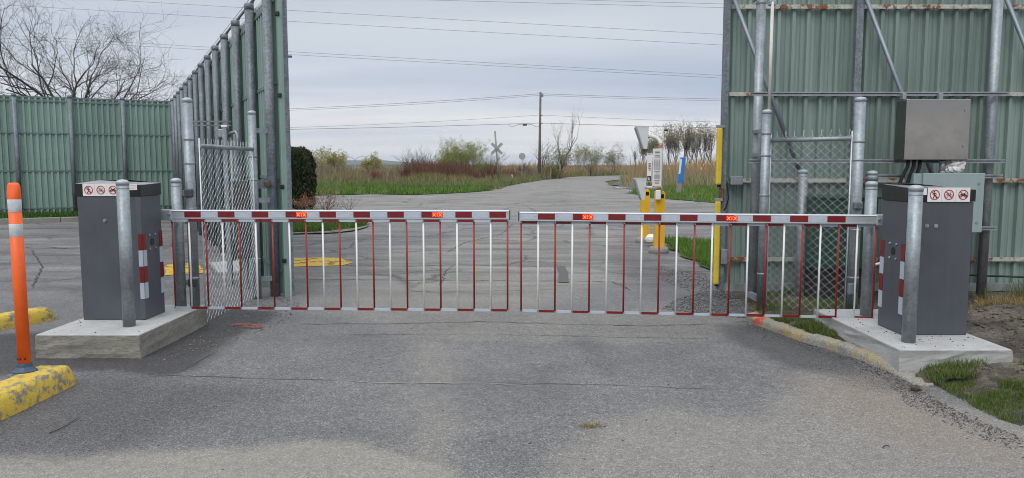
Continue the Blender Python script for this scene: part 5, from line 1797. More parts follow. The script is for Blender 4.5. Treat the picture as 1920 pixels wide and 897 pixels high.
def branch(mb, p, d, ln, r, lvl, maxl, spread, tips, nseg=4, n=5, up=0.15, kids_=(3, 5), wob=0.22, shrink=0.62):
    pts = [p.copy()]
    rs = [r]
    dd = d.copy()
    for i in range(nseg):
        dd = (dd + Vector((random.gauss(0, wob), random.gauss(0, wob), random.gauss(0, wob) + up * 0.3))).normalized()
        pts.append(pts[-1] + dd * (ln / nseg))
        rs.append(r * (1 - 0.6 * (i + 1) / nseg))
    mb.tube(pts, rs, max(3, n - lvl), caps=False, smooth=lvl < 2)
    if lvl >= maxl:
        tips.append((pts[-1], dd)); tips.append((pts[-2], dd))
        return
    k = random.randint(*kids_)
    for j in range(k):
        f = 0.30 + 0.70 * (j + random.random()) / k
        i = min(int(f * nseg), nseg - 1)
        q = pts[i].lerp(pts[i + 1], f * nseg - i)
        base_d = (pts[i + 1] - pts[i]).normalized()
        ax = base_d.orthogonal().normalized()
        ax.rotate(Matrix.Rotation(random.uniform(0, 2 * PI), 3, base_d))
        nd = (base_d + ax * random.uniform(0.6, 1.2) * spread + Vector((0, 0, up))).normalized()
        branch(mb, q, nd, ln * shrink * random.uniform(0.75, 1.15), max(rs[i] * 0.6, 0.004), lvl + 1, maxl, spread, tips, nseg, n, up, kids_, wob, shrink)


def leaf_mesh(name, tips, per, size, cols, sprd, parent):
    P_, = [np.repeat(np.array([tuple(t_[0]) for t_ in tips]), per, axis=0)]
    P_ = P_ + rng.normal(0, sprd, P_.shape)
    return blades(name, P_, rng.uniform(size * 0.7, size * 1.3, len(P_)), rng.uniform(size * 0.5, size * 0.9, len(P_)), pick(cols, len(P_), 0.3), 1.2, parent)


def plant(name, label, cat, loc, stems, ln, r, maxl, spread, leaf=None, bark=BARK, group=None, trunk=None, seed=1, up=0.2, kids_=(3, 4), wob=0.2, n=5, stem_spread=0.35, shrink=0.62, zmin=0.0):
    random.seed(seed)
    t = thing(name, label, cat, loc, group)
    mb = MB(); tips = []
    p = Vector(loc)
    if trunk:
        th, tr = trunk
        tb = MB(); pts = [p + Vector((0, 0, -0.1)), p + Vector((random.uniform(-.05, .05), 0, th * 0.5)), p + Vector((random.uniform(-.1, .1), 0, th))]
        tb.tube(pts, [tr * 1.25, tr, tr * 0.85], 8, caps=False)
        tb.build('trunk', bark, t)
        p = pts[-1]
    for s_ in range(stems):
        th_ = 2 * PI * (s_ + random.random() * 0.7) / stems
        dd = Vector((math.cos(th_) * stem_spread, math.sin(th_) * stem_spread, 1)).normalized()
        o_ = Vector((math.cos(th_), math.sin(th_), 0)) * (0.0 if trunk else random.uniform(0.02, 0.25) * ln * 0.3)
        branch(mb, p + o_ + Vector((0, 0, -0.03)), dd, ln * random.uniform(0.8, 1.15), r, 0, maxl, spread, tips, n=n, up=up, kids_=kids_, wob=wob, shrink=shrink)
    tag(mb.build('branches', bark, t), kind=None)
    if leaf:
        per, size, cols, sprd = leaf
        leaf_mesh('foliage', tips, per, size, cols, sprd, t)
    return t


# big bare tree behind the lot fence, and its neighbour leaning in from the left
tc_ = at(128, 180, 30.0)
plant('bare_tree', 'wide bare tree spreading its leafless crown above the green lot fence', 'tree', (tc_.x, 30.0, 0), 9, 2.9, 0.065, 4, 0.85, trunk=(3.0, 0.24), seed=27, up=0.05, kids_=(4, 5), wob=0.2, n=7, stem_spread=1.05, shrink=0.68)
tc_ = at(-250, 180, 27.0)
plant('bare_tree', 'second bare tree reaching in over the far corner of the lot fence', 'tree', (tc_.x, 27.0, 0), 5, 3.4, 0.065, 4, 0.75, trunk=(3.2, 0.2), seed=23, up=0.16, kids_=(3, 5), wob=0.2, n=7, stem_spread=0.7, shrink=0.64)

# dense clipped evergreen by the fence end
random.seed(5)
ev = thing('evergreen_shrub', 'dense dark clipped evergreen shrub beside the long green fence', 'shrub', (-7.35, 26.5, 0))
ec = gp(560, 393)
ev.location = (ec.x, ec.y, 0)
mb = MB(); mb.tube([(ec.x, ec.y, -0.05), (ec.x, ec.y, 0.9)], [0.09, 0.05], 8); mb.build('trunk', BARK, ev)
n_ = 9000
uu = rng.uniform(0, 1, n_); th = rng.uniform(0, 2 * PI, n_)
HT, RW = 2.12, 0.60
zq = uu * HT
prof_r = np.interp(uu, [0, 0.08, 0.3, 0.6, 0.8, 0.92, 1.0], [0.80, 0.90, 0.98, 1.0, 0.93, 0.76, 0.35]) * RW
lump = 0.76 + 0.30 * vnoise(th * 2.2 + 20, zq * 3.2, 8) + 0.18 * vnoise(th * 5 + 20, zq * 7, 9)
rr = prof_r * lump * (1 - np.abs(rng.normal(0, 0.10, n_)))
P_ = np.stack([ec.x + rr * np.cos(th), ec.y + rr * np.sin(th), zq], 1)
blades('foliage', P_, rng.uniform(0.05, 0.13, n_), rng.uniform(0.03, 0.055, n_), pick([(4, (0.014, 0.026, 0.011)), (3, (0.026, 0.043, 0.016)), (1.5, (0.048, 0.066, 0.025)), (1.5, (0.055, 0.04, 0.028))], n_, 0.35), 0.8, ev)
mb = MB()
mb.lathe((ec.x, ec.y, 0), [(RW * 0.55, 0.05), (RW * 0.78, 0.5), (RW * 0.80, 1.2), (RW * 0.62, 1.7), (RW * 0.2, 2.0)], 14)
mb.build('shaded_core', mat('dark_interior', (0.012, 0.016, 0.01), 1.0, 0, 0.5, 8), ev)  # solid dark core, its colour stands in for shade inside the leaves
c_ = gp(612, 398)
plant('low_shrub', 'low bare shrub with orange dead leaves at the foot of the clipped evergreen', 'shrub', (c_.x, c_.y, 0.02), 18, 0.55, 0.010, 2, 0.7, (1, 0.04, [(2, (0.24, 0.11, 0.05)), (3, (0.14, 0.085, 0.06))], 0.05), BARKL, seed=31, up=0.05, kids_=(2, 4), n=4, stem_spread=0.9)
c_ = gp(572, 399)
plant('low_shrub', 'low shrub thick with rusty dead leaves between evergreen and fence end', 'shrub', (c_.x, c_.y, 0.02), 14, 0.34, 0.009, 2, 0.7, (2, 0.04, [(3, (0.26, 0.12, 0.05)), (3, (0.15, 0.085, 0.06))], 0.05), BARKL, seed=33, up=0.05, kids_=(2, 4), n=4, stem_spread=0.9)
c_ = gp(655, 396)
plant('low_shrub', 'thin leafless twiggy shrub at the street side end of the planted island', 'shrub', (c_.x, c_.y, 0.02), 7, 0.4, 0.008, 2, 0.6, None, BARKL, seed=35, up=0.1, kids_=(2, 3), n=4, stem_spread=0.7)

YG = [(4, (0.19, 0.21, 0.06)), (3, (0.25, 0.23, 0.09)), (1, (0.12, 0.13, 0.05))]
PALE = [(4, (0.27, 0.24, 0.12)), (2, (0.20, 0.19, 0.08)), (2, (0.24, 0.17, 0.11))]
WILL = [(4, (0.16, 0.19, 0.055)), (3, (0.21, 0.22, 0.075)), (2, (0.11, 0.12, 0.045))]


def far_plant(px, ytop, Y, label, leaf, name='bush', cat='bush', seed=1, stems=9, wide=1.0, bark=BARKL, maxl=2, trunk=None, kids_=(3, 5), up=0.2, group=None, shrink=0.62):
    if not leaf and name == 'bush':
        maxl = 3
    c = at(px, ytop, Y)
    h = c.z
    th_ = trunk[0] if trunk else 0
    if leaf:
        leaf = (int(leaf[0] * 2.2) + (1 if leaf[0] < 3 else 0), leaf[1] * 0.66, leaf[2], leaf[3] * 0.7)
    return plant(name, label, cat, (c.x, Y, -0.05), stems, (h - th_) * 0.66, (0.021 if name == 'row_tree' else (0.026 if leaf else 0.048)) * h / 2.5, maxl, 0.75 * wide, leaf, bark, group, trunk, seed, up, kids_, 0.16, 4, 0.42 * wide, shrink)


far_plant(622, 283, 105, 'pale yellow budding bush rising left of the twin arm street lamp', (5, 0.22, PALE + YG[:1], 0.28), seed=41, stems=12, wide=1.0)
far_plant(598, 290, 100, 'thin pale bush just above the top of the clipped evergreen', (3, 0.2, PALE, 0.25), seed=42, stems=8, wide=0.8)
far_plant(642, 292, 110, 'sparse pale bush close to the pole of the twin arm street lamp', (2, 0.2, PALE, 0.25), seed=43, stems=7, wide=0.8)
far_plant(698, 296, 112, 'rounded pale yellow bush standing alone right of the twin arm street lamp', (5, 0.22, PALE + YG[:2], 0.25), seed=44, stems=11, wide=1.1)
far_plant(775, 284, 95, 'leafless dark shrub at the far end of the bush row from the crossing sign', None, seed=45, stems=10, wide=1.1, bark=BARK)
far_plant(805, 284, 97, 'leafless dark shrub next to the willow green bush', None, seed=46, stems=10, wide=1.1, bark=BARK)
far_plant(862, 274, 88, 'big willow green bush behind the red brush', (7, 0.17, WILL, 0.25), seed=47, stems=14, wide=1.1)
far_plant(888, 270, 92, 'taller sparse green bush leaning out of the willow green one', (4, 0.14, [(3, (0.14, 0.17, 0.06)), (2, (0.10, 0.11, 0.06))], 0.22), seed=48, stems=12, wide=1.0, bark=BARK)
far_plant(838, 290, 86, 'low yellow green bush in front of the leafless dark shrubs', (5, 0.17, WILL, 0.25), seed=49, stems=10, wide=1.0)
far_plant(908, 310, 80, 'low fresh green bush just left of the crossing sign', (9, 0.14, [(3, (0.095, 0.12, 0.035)), (2, (0.13, 0.14, 0.045))], 0.3), seed=50, stems=16, wide=1.4)
far_plant(925, 288, 96, 'leafless shrub behind the railway crossing sign', None, seed=51, stems=9, wide=1.1, bark=BARK)
far_plant(985, 300, 100, 'leafless shrub behind the octagonal sign', None, seed=52, stems=9, wide=1.2, bark=BARK)
far_plant(1032, 314, 92, 'low fresh green bush at the foot of the utility pole', (8, 0.15, [(3, (0.11, 0.135, 0.04)), (2, (0.14, 0.15, 0.05))], 0.3), seed=53, stems=16, wide=1.4)
far_plant(1050, 277, 95, 'small round tree with budding crown right of the utility pole', (1, 0.17, [(3, (0.15, 0.14, 0.08)), (1, (0.11, 0.13, 0.05))], 0.35), 'small_tree', 'tree', 54, 9, 1.25, BARK, 3, (0.35, 0.12), (3, 4))
far_plant(1053, 218, 97, 'slender bare young tree rising high above the round budding tree', (1, 0.10, [(3, (0.24, 0.20, 0.15))], 0.1), 'slender_tree', 'tree', 55, 3, 0.42, BARKL, 3, (1.4, 0.07), (3, 4), 0.5)
far_plant(1014, 270, 99, 'thin pale leafless tree right behind the utility pole', None, 'small_tree', 'tree', 56, 5, 0.9, BARKL, 3, (0.8, 0.06), (3, 4))
far_plant(1084, 277, 130, 'loose pale green tree, first of the small trees past the round one', (1, 0.2, [(3, (0.19, 0.19, 0.09))], 0.4), 'small_tree', 'tree', 57, 6, 0.8, BARKL, 3, (0.4, 0.08), (3, 4))
far_plant(1108, 280, 118, 'compact rounded green tree standing over the reeds at the road bend', (1, 0.2, [(3, (0.14, 0.155, 0.06)), (1, (0.18, 0.18, 0.08))], 0.4), 'small_tree', 'tree', 58, 8, 1.0, BARK, 3, (0.4, 0.11), (3, 4))
far_plant(1150, 285, 125, 'small grey green tree alone between the bend and the card reader hoods', (1, 0.2, [(3, (0.17, 0.17, 0.10)), (1, (0.14, 0.14, 0.08))], 0.4), 'small_tree', 'tree', 59, 8, 0.9, BARKL, 3, (0.4, 0.09), (3, 4))
labs = ['bare tree at the open end of the tree row, behind the upper card reader hood', 'thin tree of the row just past the white hoods', 'tree of the row behind the tall white notice sign',
        'budding tree of the row just right of the white notice sign', 'darker trunked tree of the row above the reeds', 'tree of the row left of the blue marker post',
        'tree of the row directly behind the blue marker post', 'tallest tree of the row right of the blue marker post', 'narrow tree of the row between blue marker and yellow gate edge',
        'bare tree of the row next to the yellow gate edge', 'last tree of the row touching the yellow gate edge']
for i, (px, yt, Y) in enumerate(((1192, 282, 120), (1208, 272, 118), (1222, 262, 122), (1240, 256, 118), (1256, 250, 121), (1268, 252, 117), (1281, 247, 120), (1296, 248, 118), (1308, 252, 122), (1320, 250, 119), (1334, 246, 121))):
    far_plant(px, yt, Y, labs[i], ((1, 0.19, [(2, (0.15, 0.14, 0.08)), (1, (0.16, 0.14, 0.10))], 0.4) if i % 3 else None), 'row_tree', 'tree', 70 + i, 5, 0.42, BARK, 3, (1.6, 0.12), (4, 5), 0.5, 'row of thin trees behind the reeds')
for i, px in enumerate((1375, 1420, 1480)):
    pass

# ------------------------------------------------------------------ signs, poles and posts in the middle distance
YC = 64.0
cx_ = at(931.6, 279, YC)
t = thing('crossing_sign', 'leaning railway crossbuck sign seen from behind', 'crossing sign', (at(935.6, 345, YC).x, YC, 0))
pb_, pt_ = at(935.8, 346, YC), at(928, 246, YC)
mb = MB(); mb.tube([pb_, pt_], 0.07, 10); mb.build('pole', mat('grey_pole', (0.22, 0.215, 0.205), 0.7, 0, 0.15, 4), t)
for s_ in (1, -1):
    mb = MB(); mb.box((0, 0, 0), (1.24, 0.03, 0.23), M=Matrix.Translation((cx_.x, YC - 0.09 - 0.035 * (s_ > 0), cx_.z)) @ Matrix.Rotation(R(45 * s_), 4, 'Y')); mb.build('crossbuck_board', SIGNBACK, t)
mb = MB(); mb.box((cx_.x, YC - 0.16, cx_.z - 0.03), (0.3, 0.04, 0.09)); mb.build('mounting_plate', GREYJ, t)
YC = 78.0
c_ = at(979, 293.5, YC)
t = thing('octagonal_sign', 'grey back of an octagonal road sign on a thin post', 'road sign', (c_.x, YC, 0))
mb = MB(); mb.tube([(c_.x, YC, -0.05), (c_.x, YC, c_.z + 0.3)], 0.04, 8); mb.build('post', SIGNBACK, t)
mb = MB(); mb.prism([(0.36 * math.cos(PI / 8 + k * PI / 4), 0.36 * math.sin(PI / 8 + k * PI / 4)) for k in range(8)], -0.05, -0.065, Matrix.Translation((c_.x, YC, c_.z))); mb.build('sign_panel', SIGNBACK, t)
mb = MB(); c_ = at(960, 335, 72); mb.box((c_.x, 72, 0.35), (0.14, 0.12, 0.8)); tag(mb.build('marker_stake', WPIPE), 'short white stake in the brush near the octagonal sign', 'stake')

YU = 90.0
ub, ut = at(1011, 334, YU), at(1013.5, 173, YU)
t = thing('utility_pole', 'tall weathered wooden utility pole carrying the overhead wires', 'utility pole', (ub.x, YU, 0))
mb = MB(); mb.tube([(ub.x, YU, -0.1), (ut.x, YU, ut.z)], [0.17, 0.12], 12); mb.build('pole', WOODP, t)
for zc in (at(0, 178, YU).z, at(0, 217, YU).z, at(0, 232, YU).z):
    mb = MB(); mb.tube([(ut.x + 0.1, YU - 0.05, zc), (ut.x + 0.28, YU - 0.05, zc + 0.05)], 0.05, 8); mb.build('insulator', GREYJ, t)
mb = MB(); c_ = at(1017, 179, YU); mb.bbox((c_.x, YU - 0.1, c_.z), (0.22, 0.2, 0.4), 0.04); mb.build('transformer_can', GREYJ, t)


def wire(name, label, pts, Y, r, group, sag=0.0, m=CABLEM):
    mb = MB()
    P3 = [at(px, py, yy) for (px, py), yy in zip(pts, Y if isinstance(Y, (list, tuple)) else [Y] * len(pts))]
    Q_ = []
    for a, bq in zip(P3[:-1], P3[1:]):
        for k in range(12):
            f = k / 12
            p = a.lerp(bq, f); p.z -= sag * 4 * f * (1 - f)
            Q_.append(p)
    Q_.append(P3[-1])
    mb.tube(Q_, r, 5, caps=False)
    return tag(mb.build(name, m), label, 'power line', group)


GW = 'overhead lines on the utility pole'
wire('overhead_wire', 'top overhead wire slung from the utility pole, upper strand', [(380, 210), (1013, 176), (1700, 188)], YU, 0.022, GW, 0.25)
wire('overhead_wire', 'top overhead wire of the utility pole, lower strand', [(380, 212), (1013, 179), (1700, 190)], YU - 0.5, 0.018, GW, 0.3)
wire('overhead_wire', 'middle thin overhead wire on the utility pole', [(380, 243), (1013, 216), (1700, 234)], YU - 0.2, 0.016, GW, 0.28)
wire('overhead_wire', 'lowest thick overhead cable on the utility pole with splice boxes', [(380, 245), (1013, 231), (1700, 246)], YU - 0.3, 0.028, GW, 0.12)
for px, py, lab in ((984, 234.5, 'black splice box on the lowest overhead cable left of the utility pole'), (1249, 244.5, 'black splice box on the lowest overhead cable near the gate edge')):
    c_ = at(px, py, YU - 0.4)
    mb = MB(); mb.bbox((c_.x, YU - 0.4, c_.z), (0.5, 0.14, 0.2), 0.04)
    for k in (-1, 1):
        mb.tube([(c_.x + k * 0.25, YU - 0.4, c_.z), (c_.x + k * 0.8, YU - 0.4, c_.z + 0.05), (c_.x + k * 1.4, YU - 0.4, c_.z - 0.25), (c_.x + k * 1.9, YU - 0.4, c_.z - 0.1), (c_.x + k * 1.7, YU - 0.4, c_.z + 0.18)], 0.02, 4)
    tag(mb.build('splice_box', BLACK), lab, 'splice box', 'splice boxes')
GH = 'high voltage lines across the sky'
hv = [('topmost long transmission line ending high over the gateway', (200, -2), (1345, 62)), ('second long transmission line parallel to the topmost one', (38, 10), (1345, 82)),
      ('third transmission line, upper of the close pair at mid sky', (238, 78), (1345, 139)), ('fourth transmission line, lower of the close pair at mid sky', (212, 82), (1345, 144)),
      ('short bit of line in the upper sky beside the sliding gate, upper one', (1060, -3), (1345, 5)), ('short bit of line in the upper sky beside the sliding gate, lower one', (820, -2), (1345, 12)),
      ]
for lab, a, bq in hv:
    sl = (bq[1] - a[1]) / (bq[0] - a[0])
    p0 = (-250, a[1] + sl * (-250 - a[0])); p1 = (2150, a[1] + sl * (2150 - a[0]))
    wire('transmission_line', lab, [p0, p1], [150, 120], 0.028, GH, 0.25)

# lattice tower far behind the lot fence
YT = 330
c_ = at(258, 176, YT)
t = thing('lattice_tower', 'distant lattice transmission tower top peeking over the lot fence', 'transmission tower', (c_.x, YT, 0))
mb = MB()
for sx in (-1, 1):
    for sy in (-1, 1):
        mb.tube([(c_.x + sx * 4, YT + sy * 4, 0), (c_.x + sx * 1.0, YT + sy * 1.0, c_.z)], 0.16, 4)
for k in range(10):
    z0_, z1_ = c_.z * k / 10, c_.z * (k + 1) / 10
    w0, w1 = 4 - 3 * k / 10, 4 - 3 * (k + 1) / 10
    mb.tube([(c_.x - w0, YT - w0, z0_), (c_.x + w1, YT - w1, z1_)], 0.10, 4); mb.tube([(c_.x + w0, YT - w0, z0_), (c_.x - w1, YT - w1, z1_)], 0.10, 4)
mb.build('lattice_mast', GALVD, t)
mb = MB()
for zc in (c_.z - 0.3, c_.z - 3.0):
    mb.tube([(c_.x - 4.2, YT, zc), (c_.x + 4.2, YT, zc)], 0.14, 4)
mb.build('cross_arm', GALVD, t)
# street lamps
YL = 34.0
c_ = at(530, 106, YL)
t = thing('street_lamp', 'single street lamp head poking out beyond the long green fence end', 'street lamp', (c_.x - 1.6, YL, 0))
mb = MB(); mb.tube([(c_.x - 1.6, YL, 0), (c_.x - 1.55, YL, c_.z - 0.25), (c_.x - 1.2, YL, c_.z - 0.02), (c_.x - 0.1, YL, c_.z + 0.02)], [0.09, 0.06, 0.04, 0.035], 8); mb.build('pole', GALVD, t)
mb = MB(); mb.bbox((c_.x + 0.15, YL, c_.z), (0.5, 0.22, 0.10), 0.04); mb.build('lamp_head', GALVD, t)
YL = 280.0
c_ = at(665.5, 300, YL)
t = thing('street_lamp', 'distant twin arm street lamp standing among pale bushes', 'street lamp', (c_.x, YL, 0))
mb = MB(); mb.tube([(c_.x, YL, -2), (c_.x, YL, c_.z)], 0.13, 6); mb.build('pole', GALV, t)
for s_ in (-1, 1):
    mb = MB(); mb.tube([(c_.x, YL, c_.z - 0.3), (c_.x + s_ * 0.6, YL, c_.z + 0.45), (c_.x + s_ * 1.4, YL, c_.z + 1.0), (c_.x + s_ * 2.5, YL, c_.z + 1.15)], 0.10, 5); mb.build('arm', GALV, t)
    mb = MB(); mb.box((c_.x + s_ * 2.6, YL, c_.z + 1.1), (0.8, 0.3, 0.15)); mb.build('lamp_head', GALV, t)

# ------------------------------------------------------------------ card reader posts


def reader_post(label, x, y, ztop, w_, zb=0.1):
    t = thing('reader_post', label, 'post', (x, y, 0), 'yellow card reader posts')
    mb = MB()
    mb.prism([(-w_ / 2, zb), (w_ / 2, zb), (w_ / 2, ztop - 0.03), (w_ / 2 - 0.02, ztop), (-w_ / 2, ztop)], -w_ / 2, w_ / 2, Matrix.Translation((x, y, 0)))
    mb.build('square_post', YELP, t)
    mb = MB(); mb.lathe((x, y, 0), [(0.18, -0.03), (0.175, 0.06), (0.15, zb + 0.005)], 14); mb.build('concrete_foot', CONC_OLD, t)
    mb = MB(); mb.box((x + 0.03, y - w_ / 2 - 0.002, ztop - 0.08), (0.06, 0.004, 0.07)); mb.build('access_hole', BLACK, t)
    return t


PA = at(1209, 400, 15.0); PB = at(1236, 410, 13.2)
rp1 = reader_post('yellow square card reader post, the farther one carrying the low white hood', PA.x, 15.0, 1.05, 0.165, 0.09)
rp2 = reader_post('yellow square card reader post, the nearer one below the white notice sign', PB.x, 13.2, 1.07, 0.165, 0.10)


def hood(par, c, w_, h_, dep):
    """sun hood seen from behind: deep at the top, tapering to the bottom, open towards the left"""
    M = Matrix.Translation(c)
    mb = MB()
    a = [(-w_ / 2, h_ / 2), (w_ / 2, h_ / 2), (w_ * 0.40, -h_ / 2), (w_ * 0.10, -h_ / 2)]
    mb.prism(a, -dep / 2, dep / 2, M, 0)
    mb.box((c[0], c[1], c[2] + h_ / 2 + 0.006), (w_ * 1.04, dep * 1.06, 0.012))
    o = mb.build('reader_hood', HOODW, par)
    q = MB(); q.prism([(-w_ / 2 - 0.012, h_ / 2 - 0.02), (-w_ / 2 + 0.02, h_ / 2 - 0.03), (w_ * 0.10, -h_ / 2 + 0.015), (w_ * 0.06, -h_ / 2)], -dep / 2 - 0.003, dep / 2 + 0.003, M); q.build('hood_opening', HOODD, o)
    return o


ch = at(1199.5, 355, 13.6)
hood(rp2, (ch.x, 13.6, at(0, 355, 13.6).z), 0.20, 0.375, 0.20)
mb = MB(); mb.tube([(at(1209, 352, 13.5).x, 13.55, at(0, 352, 13.5).z), (PB.x - 0.02, 13.15, at(0, 352, 13.3).z)], 0.028, 12); mb.build('side_pipe', WPIPE, rp2)
hood(rp2, (at(1203, 258, 13.4).x, 13.4, at(0, 259, 13.4).z), 0.215, 0.38, 0.20)
pz = at(0, 355, 13.15).z
zt_ = at(0, 258, 13.3).z
mb = MB()
xa = PB.x + 0.0
mb.tube([(xa, 13.14, pz - 0.1), (xa, 13.14, zt_ - 0.16), (xa - 0.02, 13.16, zt_ - 0.07), (xa - 0.07, 13.22, zt_ - 0.005), (xa - 0.14, 13.3, zt_ + 0.02), (xa - 0.24, 13.38, zt_ + 0.02)], 0.033, 14)
mb.build('gooseneck_pipe', WPIPE, rp2)
for zc, hh in ((at(0, 273, 13.1).z, 0.085), (at(0, 354, 13.1).z, 0.075)):
    mb = MB(); mb.lathe((xa, 13.14, zc - hh / 2), [(0.035, 0), (0.037, 0.002), (0.037, hh - 0.002), (0.035, hh)], 16); mb.build('orange_tape', ORWRAP, rp2)
mb = MB(); mb.bbox((PB.x - 0.055, 13.05, at(0, 366, 13.05).z), (0.085, 0.07, 0.16), 0.012); mb.build('white_box', WHT, rp2)
# tall white notice sign on the gooseneck: grey print lines and table, orange lower edge
sgn = thing('notice_sign', 'tall narrow white notice sign strapped to the card reader gooseneck', 'notice sign', (xa, 13.05, pz))
zs0, zs1 = at(0, 349, 13.05).z, at(0, 279, 13.05).z
sw = 0.155
xs_c = at(1232.5, 300, 13.05).x
mb = MB(); mb.box((xs_c, 13.06, (zs0 + zs1) / 2), (sw, 0.012, zs1 - zs0)); pl = mb.build('sign_board', WHITEP, sgn)
mb = MB()
H_ = zs1 - zs0
def ln_(z_, wfrac, th_, xo=0.0, mi=0):
    mb.box((xs_c + xo, 13.0525, zs0 + z_ * H_), (sw * wfrac, 0.002, th_), mi=mi)
ln_(0.90, 0.52, 0.030); ln_(0.815, 0.55, 0.014); ln_(0.775, 0.60, 0.014)
for k in range(12):
    for xo in (-0.042, -0.002, 0.036):
        ln_(0.70 - k * 0.024, 0.2, 0.007, xo)
ln_(0.385, 0.6, 0.012); ln_(0.35, 0.35, 0.010)
for k in range(6):
    ln_(0.30 - k * 0.022, 0.62, 0.006)
ln_(0.145, 0.6, 0.011)
for k in range(3):
    ln_(0.11 - k * 0.022, 0.5, 0.006)
mb.build('print', TEXTG, pl)
mb = MB(); mb.box((xs_c + 0.003, 13.058, zs0 - 0.014), (sw + 0.006, 0.016, 0.026)); mb.build('orange_edge', ORWRAP, sgn)
# narrow sign on its own post farther back
YS = 21.0
c0, c1 = at(1217, 342, YS), at(1217.5, 288, YS)
t = thing('narrow_sign', 'narrow white vertical sign with black panel at its foot behind the card readers', 'sign', (c0.x, YS, 0))
mb = MB(); mb.box((c0.x, YS + 0.04, (c0.z + 0.0) / 2 + 0.4), (0.05, 0.05, c0.z + 0.8)); mb.build('post', mat('green_u_post', (0.07, 0.10, 0.075), 0.6, 0.1, 0.2, 6), t)
mb = MB(); mb.box((c0.x, YS, (c0.z + c1.z) / 2), (0.125, 0.012, c1.z - c0.z)); pl = mb.build('sign_board', WHITEP, t)
mb = MB()
hS = c1.z - c0.z
mb.box((c0.x, YS - 0.008, c0.z + hS * 0.12), (0.105, 0.003, hS * 0.19))
for zf, hf in ((0.64, 0.05), (0.56, 0.06), (0.48, 0.05)):
    mb.box((c0.x + 0.015, YS - 0.008, c0.z + hS * zf), (0.035, 0.003, hS * hf))
mb.add([(c0.x - 0.0, YS - 0.0085, c0.z + hS * 0.44), (c0.x + 0.035, YS - 0.0085, c0.z + hS * 0.44), (c0.x + 0.017, YS - 0.0085, c0.z + hS * 0.36)], [(0, 1, 2)])
mb.box((c0.x - 0.03, YS - 0.008, c0.z + hS * 0.54), (0.008, 0.003, hS * 0.24))
mb.box((c0.x, YS - 0.008, c0.z + hS * 0.97), (0.08, 0.003, hS * 0.012))
mb.build('print', INK, pl)
mb = MB()
hz_ = c0.z + hS * 0.12
mb.add([(c0.x - 0.026, YS - 0.011, hz_ + 0.035), (c0.x - 0.012, YS - 0.011, hz_ + 0.035), (c0.x - 0.012, YS - 0.011, hz_ - 0.02), (c0.x, YS - 0.011, hz_ - 0.032), (c0.x, YS - 0.011, hz_ - 0.05), (c0.x - 0.026, YS - 0.011, hz_ - 0.03)], [(0, 1, 2, 3, 4, 5)])
mb.add([(c0.x + 0.026, YS - 0.011, hz_ + 0.035), (c0.x + 0.012, YS - 0.011, hz_ + 0.035), (c0.x + 0.012, YS - 0.011, hz_ - 0.02), (c0.x, YS - 0.0112, hz_ - 0.032), (c0.x, YS - 0.0112, hz_ - 0.05), (c0.x + 0.026, YS - 0.011, hz_ - 0.03)], [(0, 1, 2, 3, 4, 5)])
mb.build('emblem', WHITEP, pl)
# white sack at the foot of the nearer post
bm = bmesh.new(); bmesh.ops.create_icosphere(bm, subdivisions=2, radius=1)
for v in bm.verts:
    v.co = Vector((v.co.x * 0.13, v.co.y * 0.12, max(-0.05, v.co.z * 0.10))) * random.uniform(0.9, 1.1)
me = bpy.data.meshes.new('white_lump'); bm.to_mesh(me); bm.free(); me.materials.append(WHT)
o = bpy.data.objects.new('white_bag', me); C.objects.link(o); c_ = gp(1222, 452, 0.1); o.location = (c_.x, c_.y, 0.13)
tag(o, 'white lumpy bag between the feet of the two yellow card reader posts', 'bag')
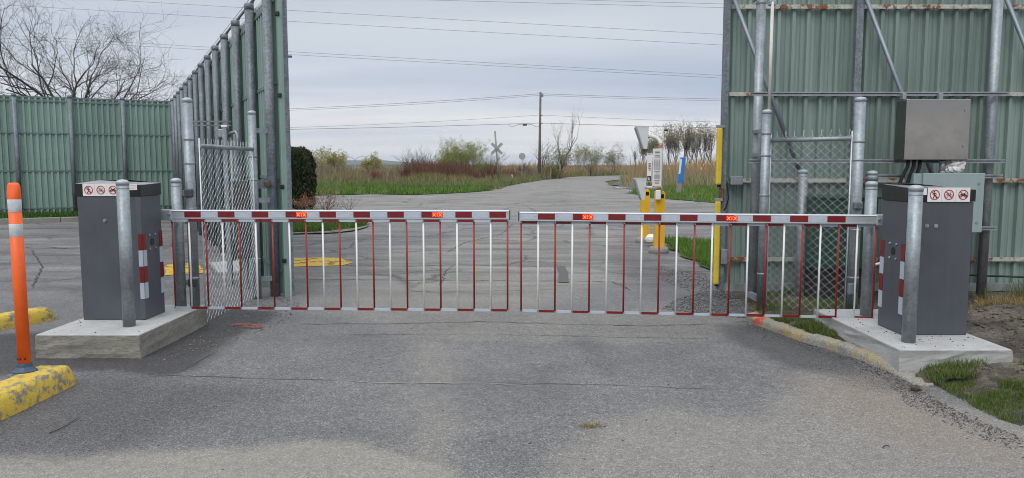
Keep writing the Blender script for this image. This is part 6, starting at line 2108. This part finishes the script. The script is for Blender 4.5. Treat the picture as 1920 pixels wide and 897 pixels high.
# blue marker post
YM = 40.0
b0_, b1_ = at(1272, 361, YM), at(1280, 296, YM)
t = thing('marker_post', 'leaning blue marker post with white side panel before the reeds', 'marker post', (b0_.x, YM, 0))
ax = (b1_ - b0_); Lm = ax.length; ang = math.atan2(ax.x, ax.z)
Mm = Matrix.Translation(b0_) @ Matrix.Rotation(ang, 4, 'Y')
mb = MB(); mb.box((0, 0, 0), (0.24, 0.16, Lm * 0.28), M=Mm @ Matrix.Translation((0, 0, Lm * 0.13))); mb.build('concrete_foot', CONC_OLD, t)
mb = MB(); mb.bbox((0, 0, 0), (0.27, 0.18, Lm * 0.74), 0.02, M=Mm @ Matrix.Translation((0.02, 0, Lm * 0.635))); mb.build('blue_sleeve', BLUEM, t)
mb = MB(); mb.box((0, 0, 0), (0.10, 0.012, Lm * 0.42), M=Mm @ Matrix.Translation((-0.09, -0.096, Lm * 0.74))); mb.build('white_panel', WHITEP, t)

# ------------------------------------------------------------------ hills on the skyline


def ridge(name, Y, hts, x0, x1, seed, dep=600):
    n = 160
    xs_ = np.linspace(x0, x1, n)
    h = np.interp(xs_, [p[0] for p in hts], [p[1] for p in hts]) * (0.75 + 0.5 * fbm(xs_ * 0.004, xs_ * 0 + 3, 5, seed))
    V_, F_ = [], []
    for j, (dy, f) in enumerate(((0, 0.0), (dep * 0.3, 0.55), (dep * 0.6, 1.0), (dep, 0.0))):
        for i in range(n):
            V_.append((xs_[i], Y + dy, -1 + h[i] * f))
    for j in range(3):
        for i in range(n - 1):
            F_.append((j * n + i, j * n + i + 1, (j + 1) * n + i + 1, (j + 1) * n + i))
    o = arrays_mesh(name, np.array(V_), np.array(F_), HILLM)
    for p_ in o.data.polygons: p_.use_smooth = True
    return tag(o, kind='structure')


ridge('hills', 3600, [(-3000, 40), (-1100, 30), (-650, 33), (-380, 14), (0, 4), (600, 3), (3000, 20)], -3000, 3000, 2)
ridge('hills', 1500, [(-1500, 9), (-300, 6), (-150, 7), (0, 5), (300, 5), (1500, 10)], -1500, 1500, 3, 200)

# ------------------------------------------------------------------ air
mb = MB()
mb.box((0, 4399, 39.5), (12100, 9202, 83.2))
mh = bpy.data.materials.new('haze')
mh.use_nodes = True
t = mh.node_tree
t.nodes.remove(t.nodes['Principled BSDF'])
pv = N(t, 'ShaderNodeVolumePrincipled')
pv.inputs['Color'].default_value = (0.86, 0.91, 1.0, 1)
pv.inputs['Density'].default_value = 0.00011
L(t, pv.outputs[0], t.nodes['Material Output'].inputs['Volume'])
hz = tag(mb.build('haze', mh), kind='stuff')
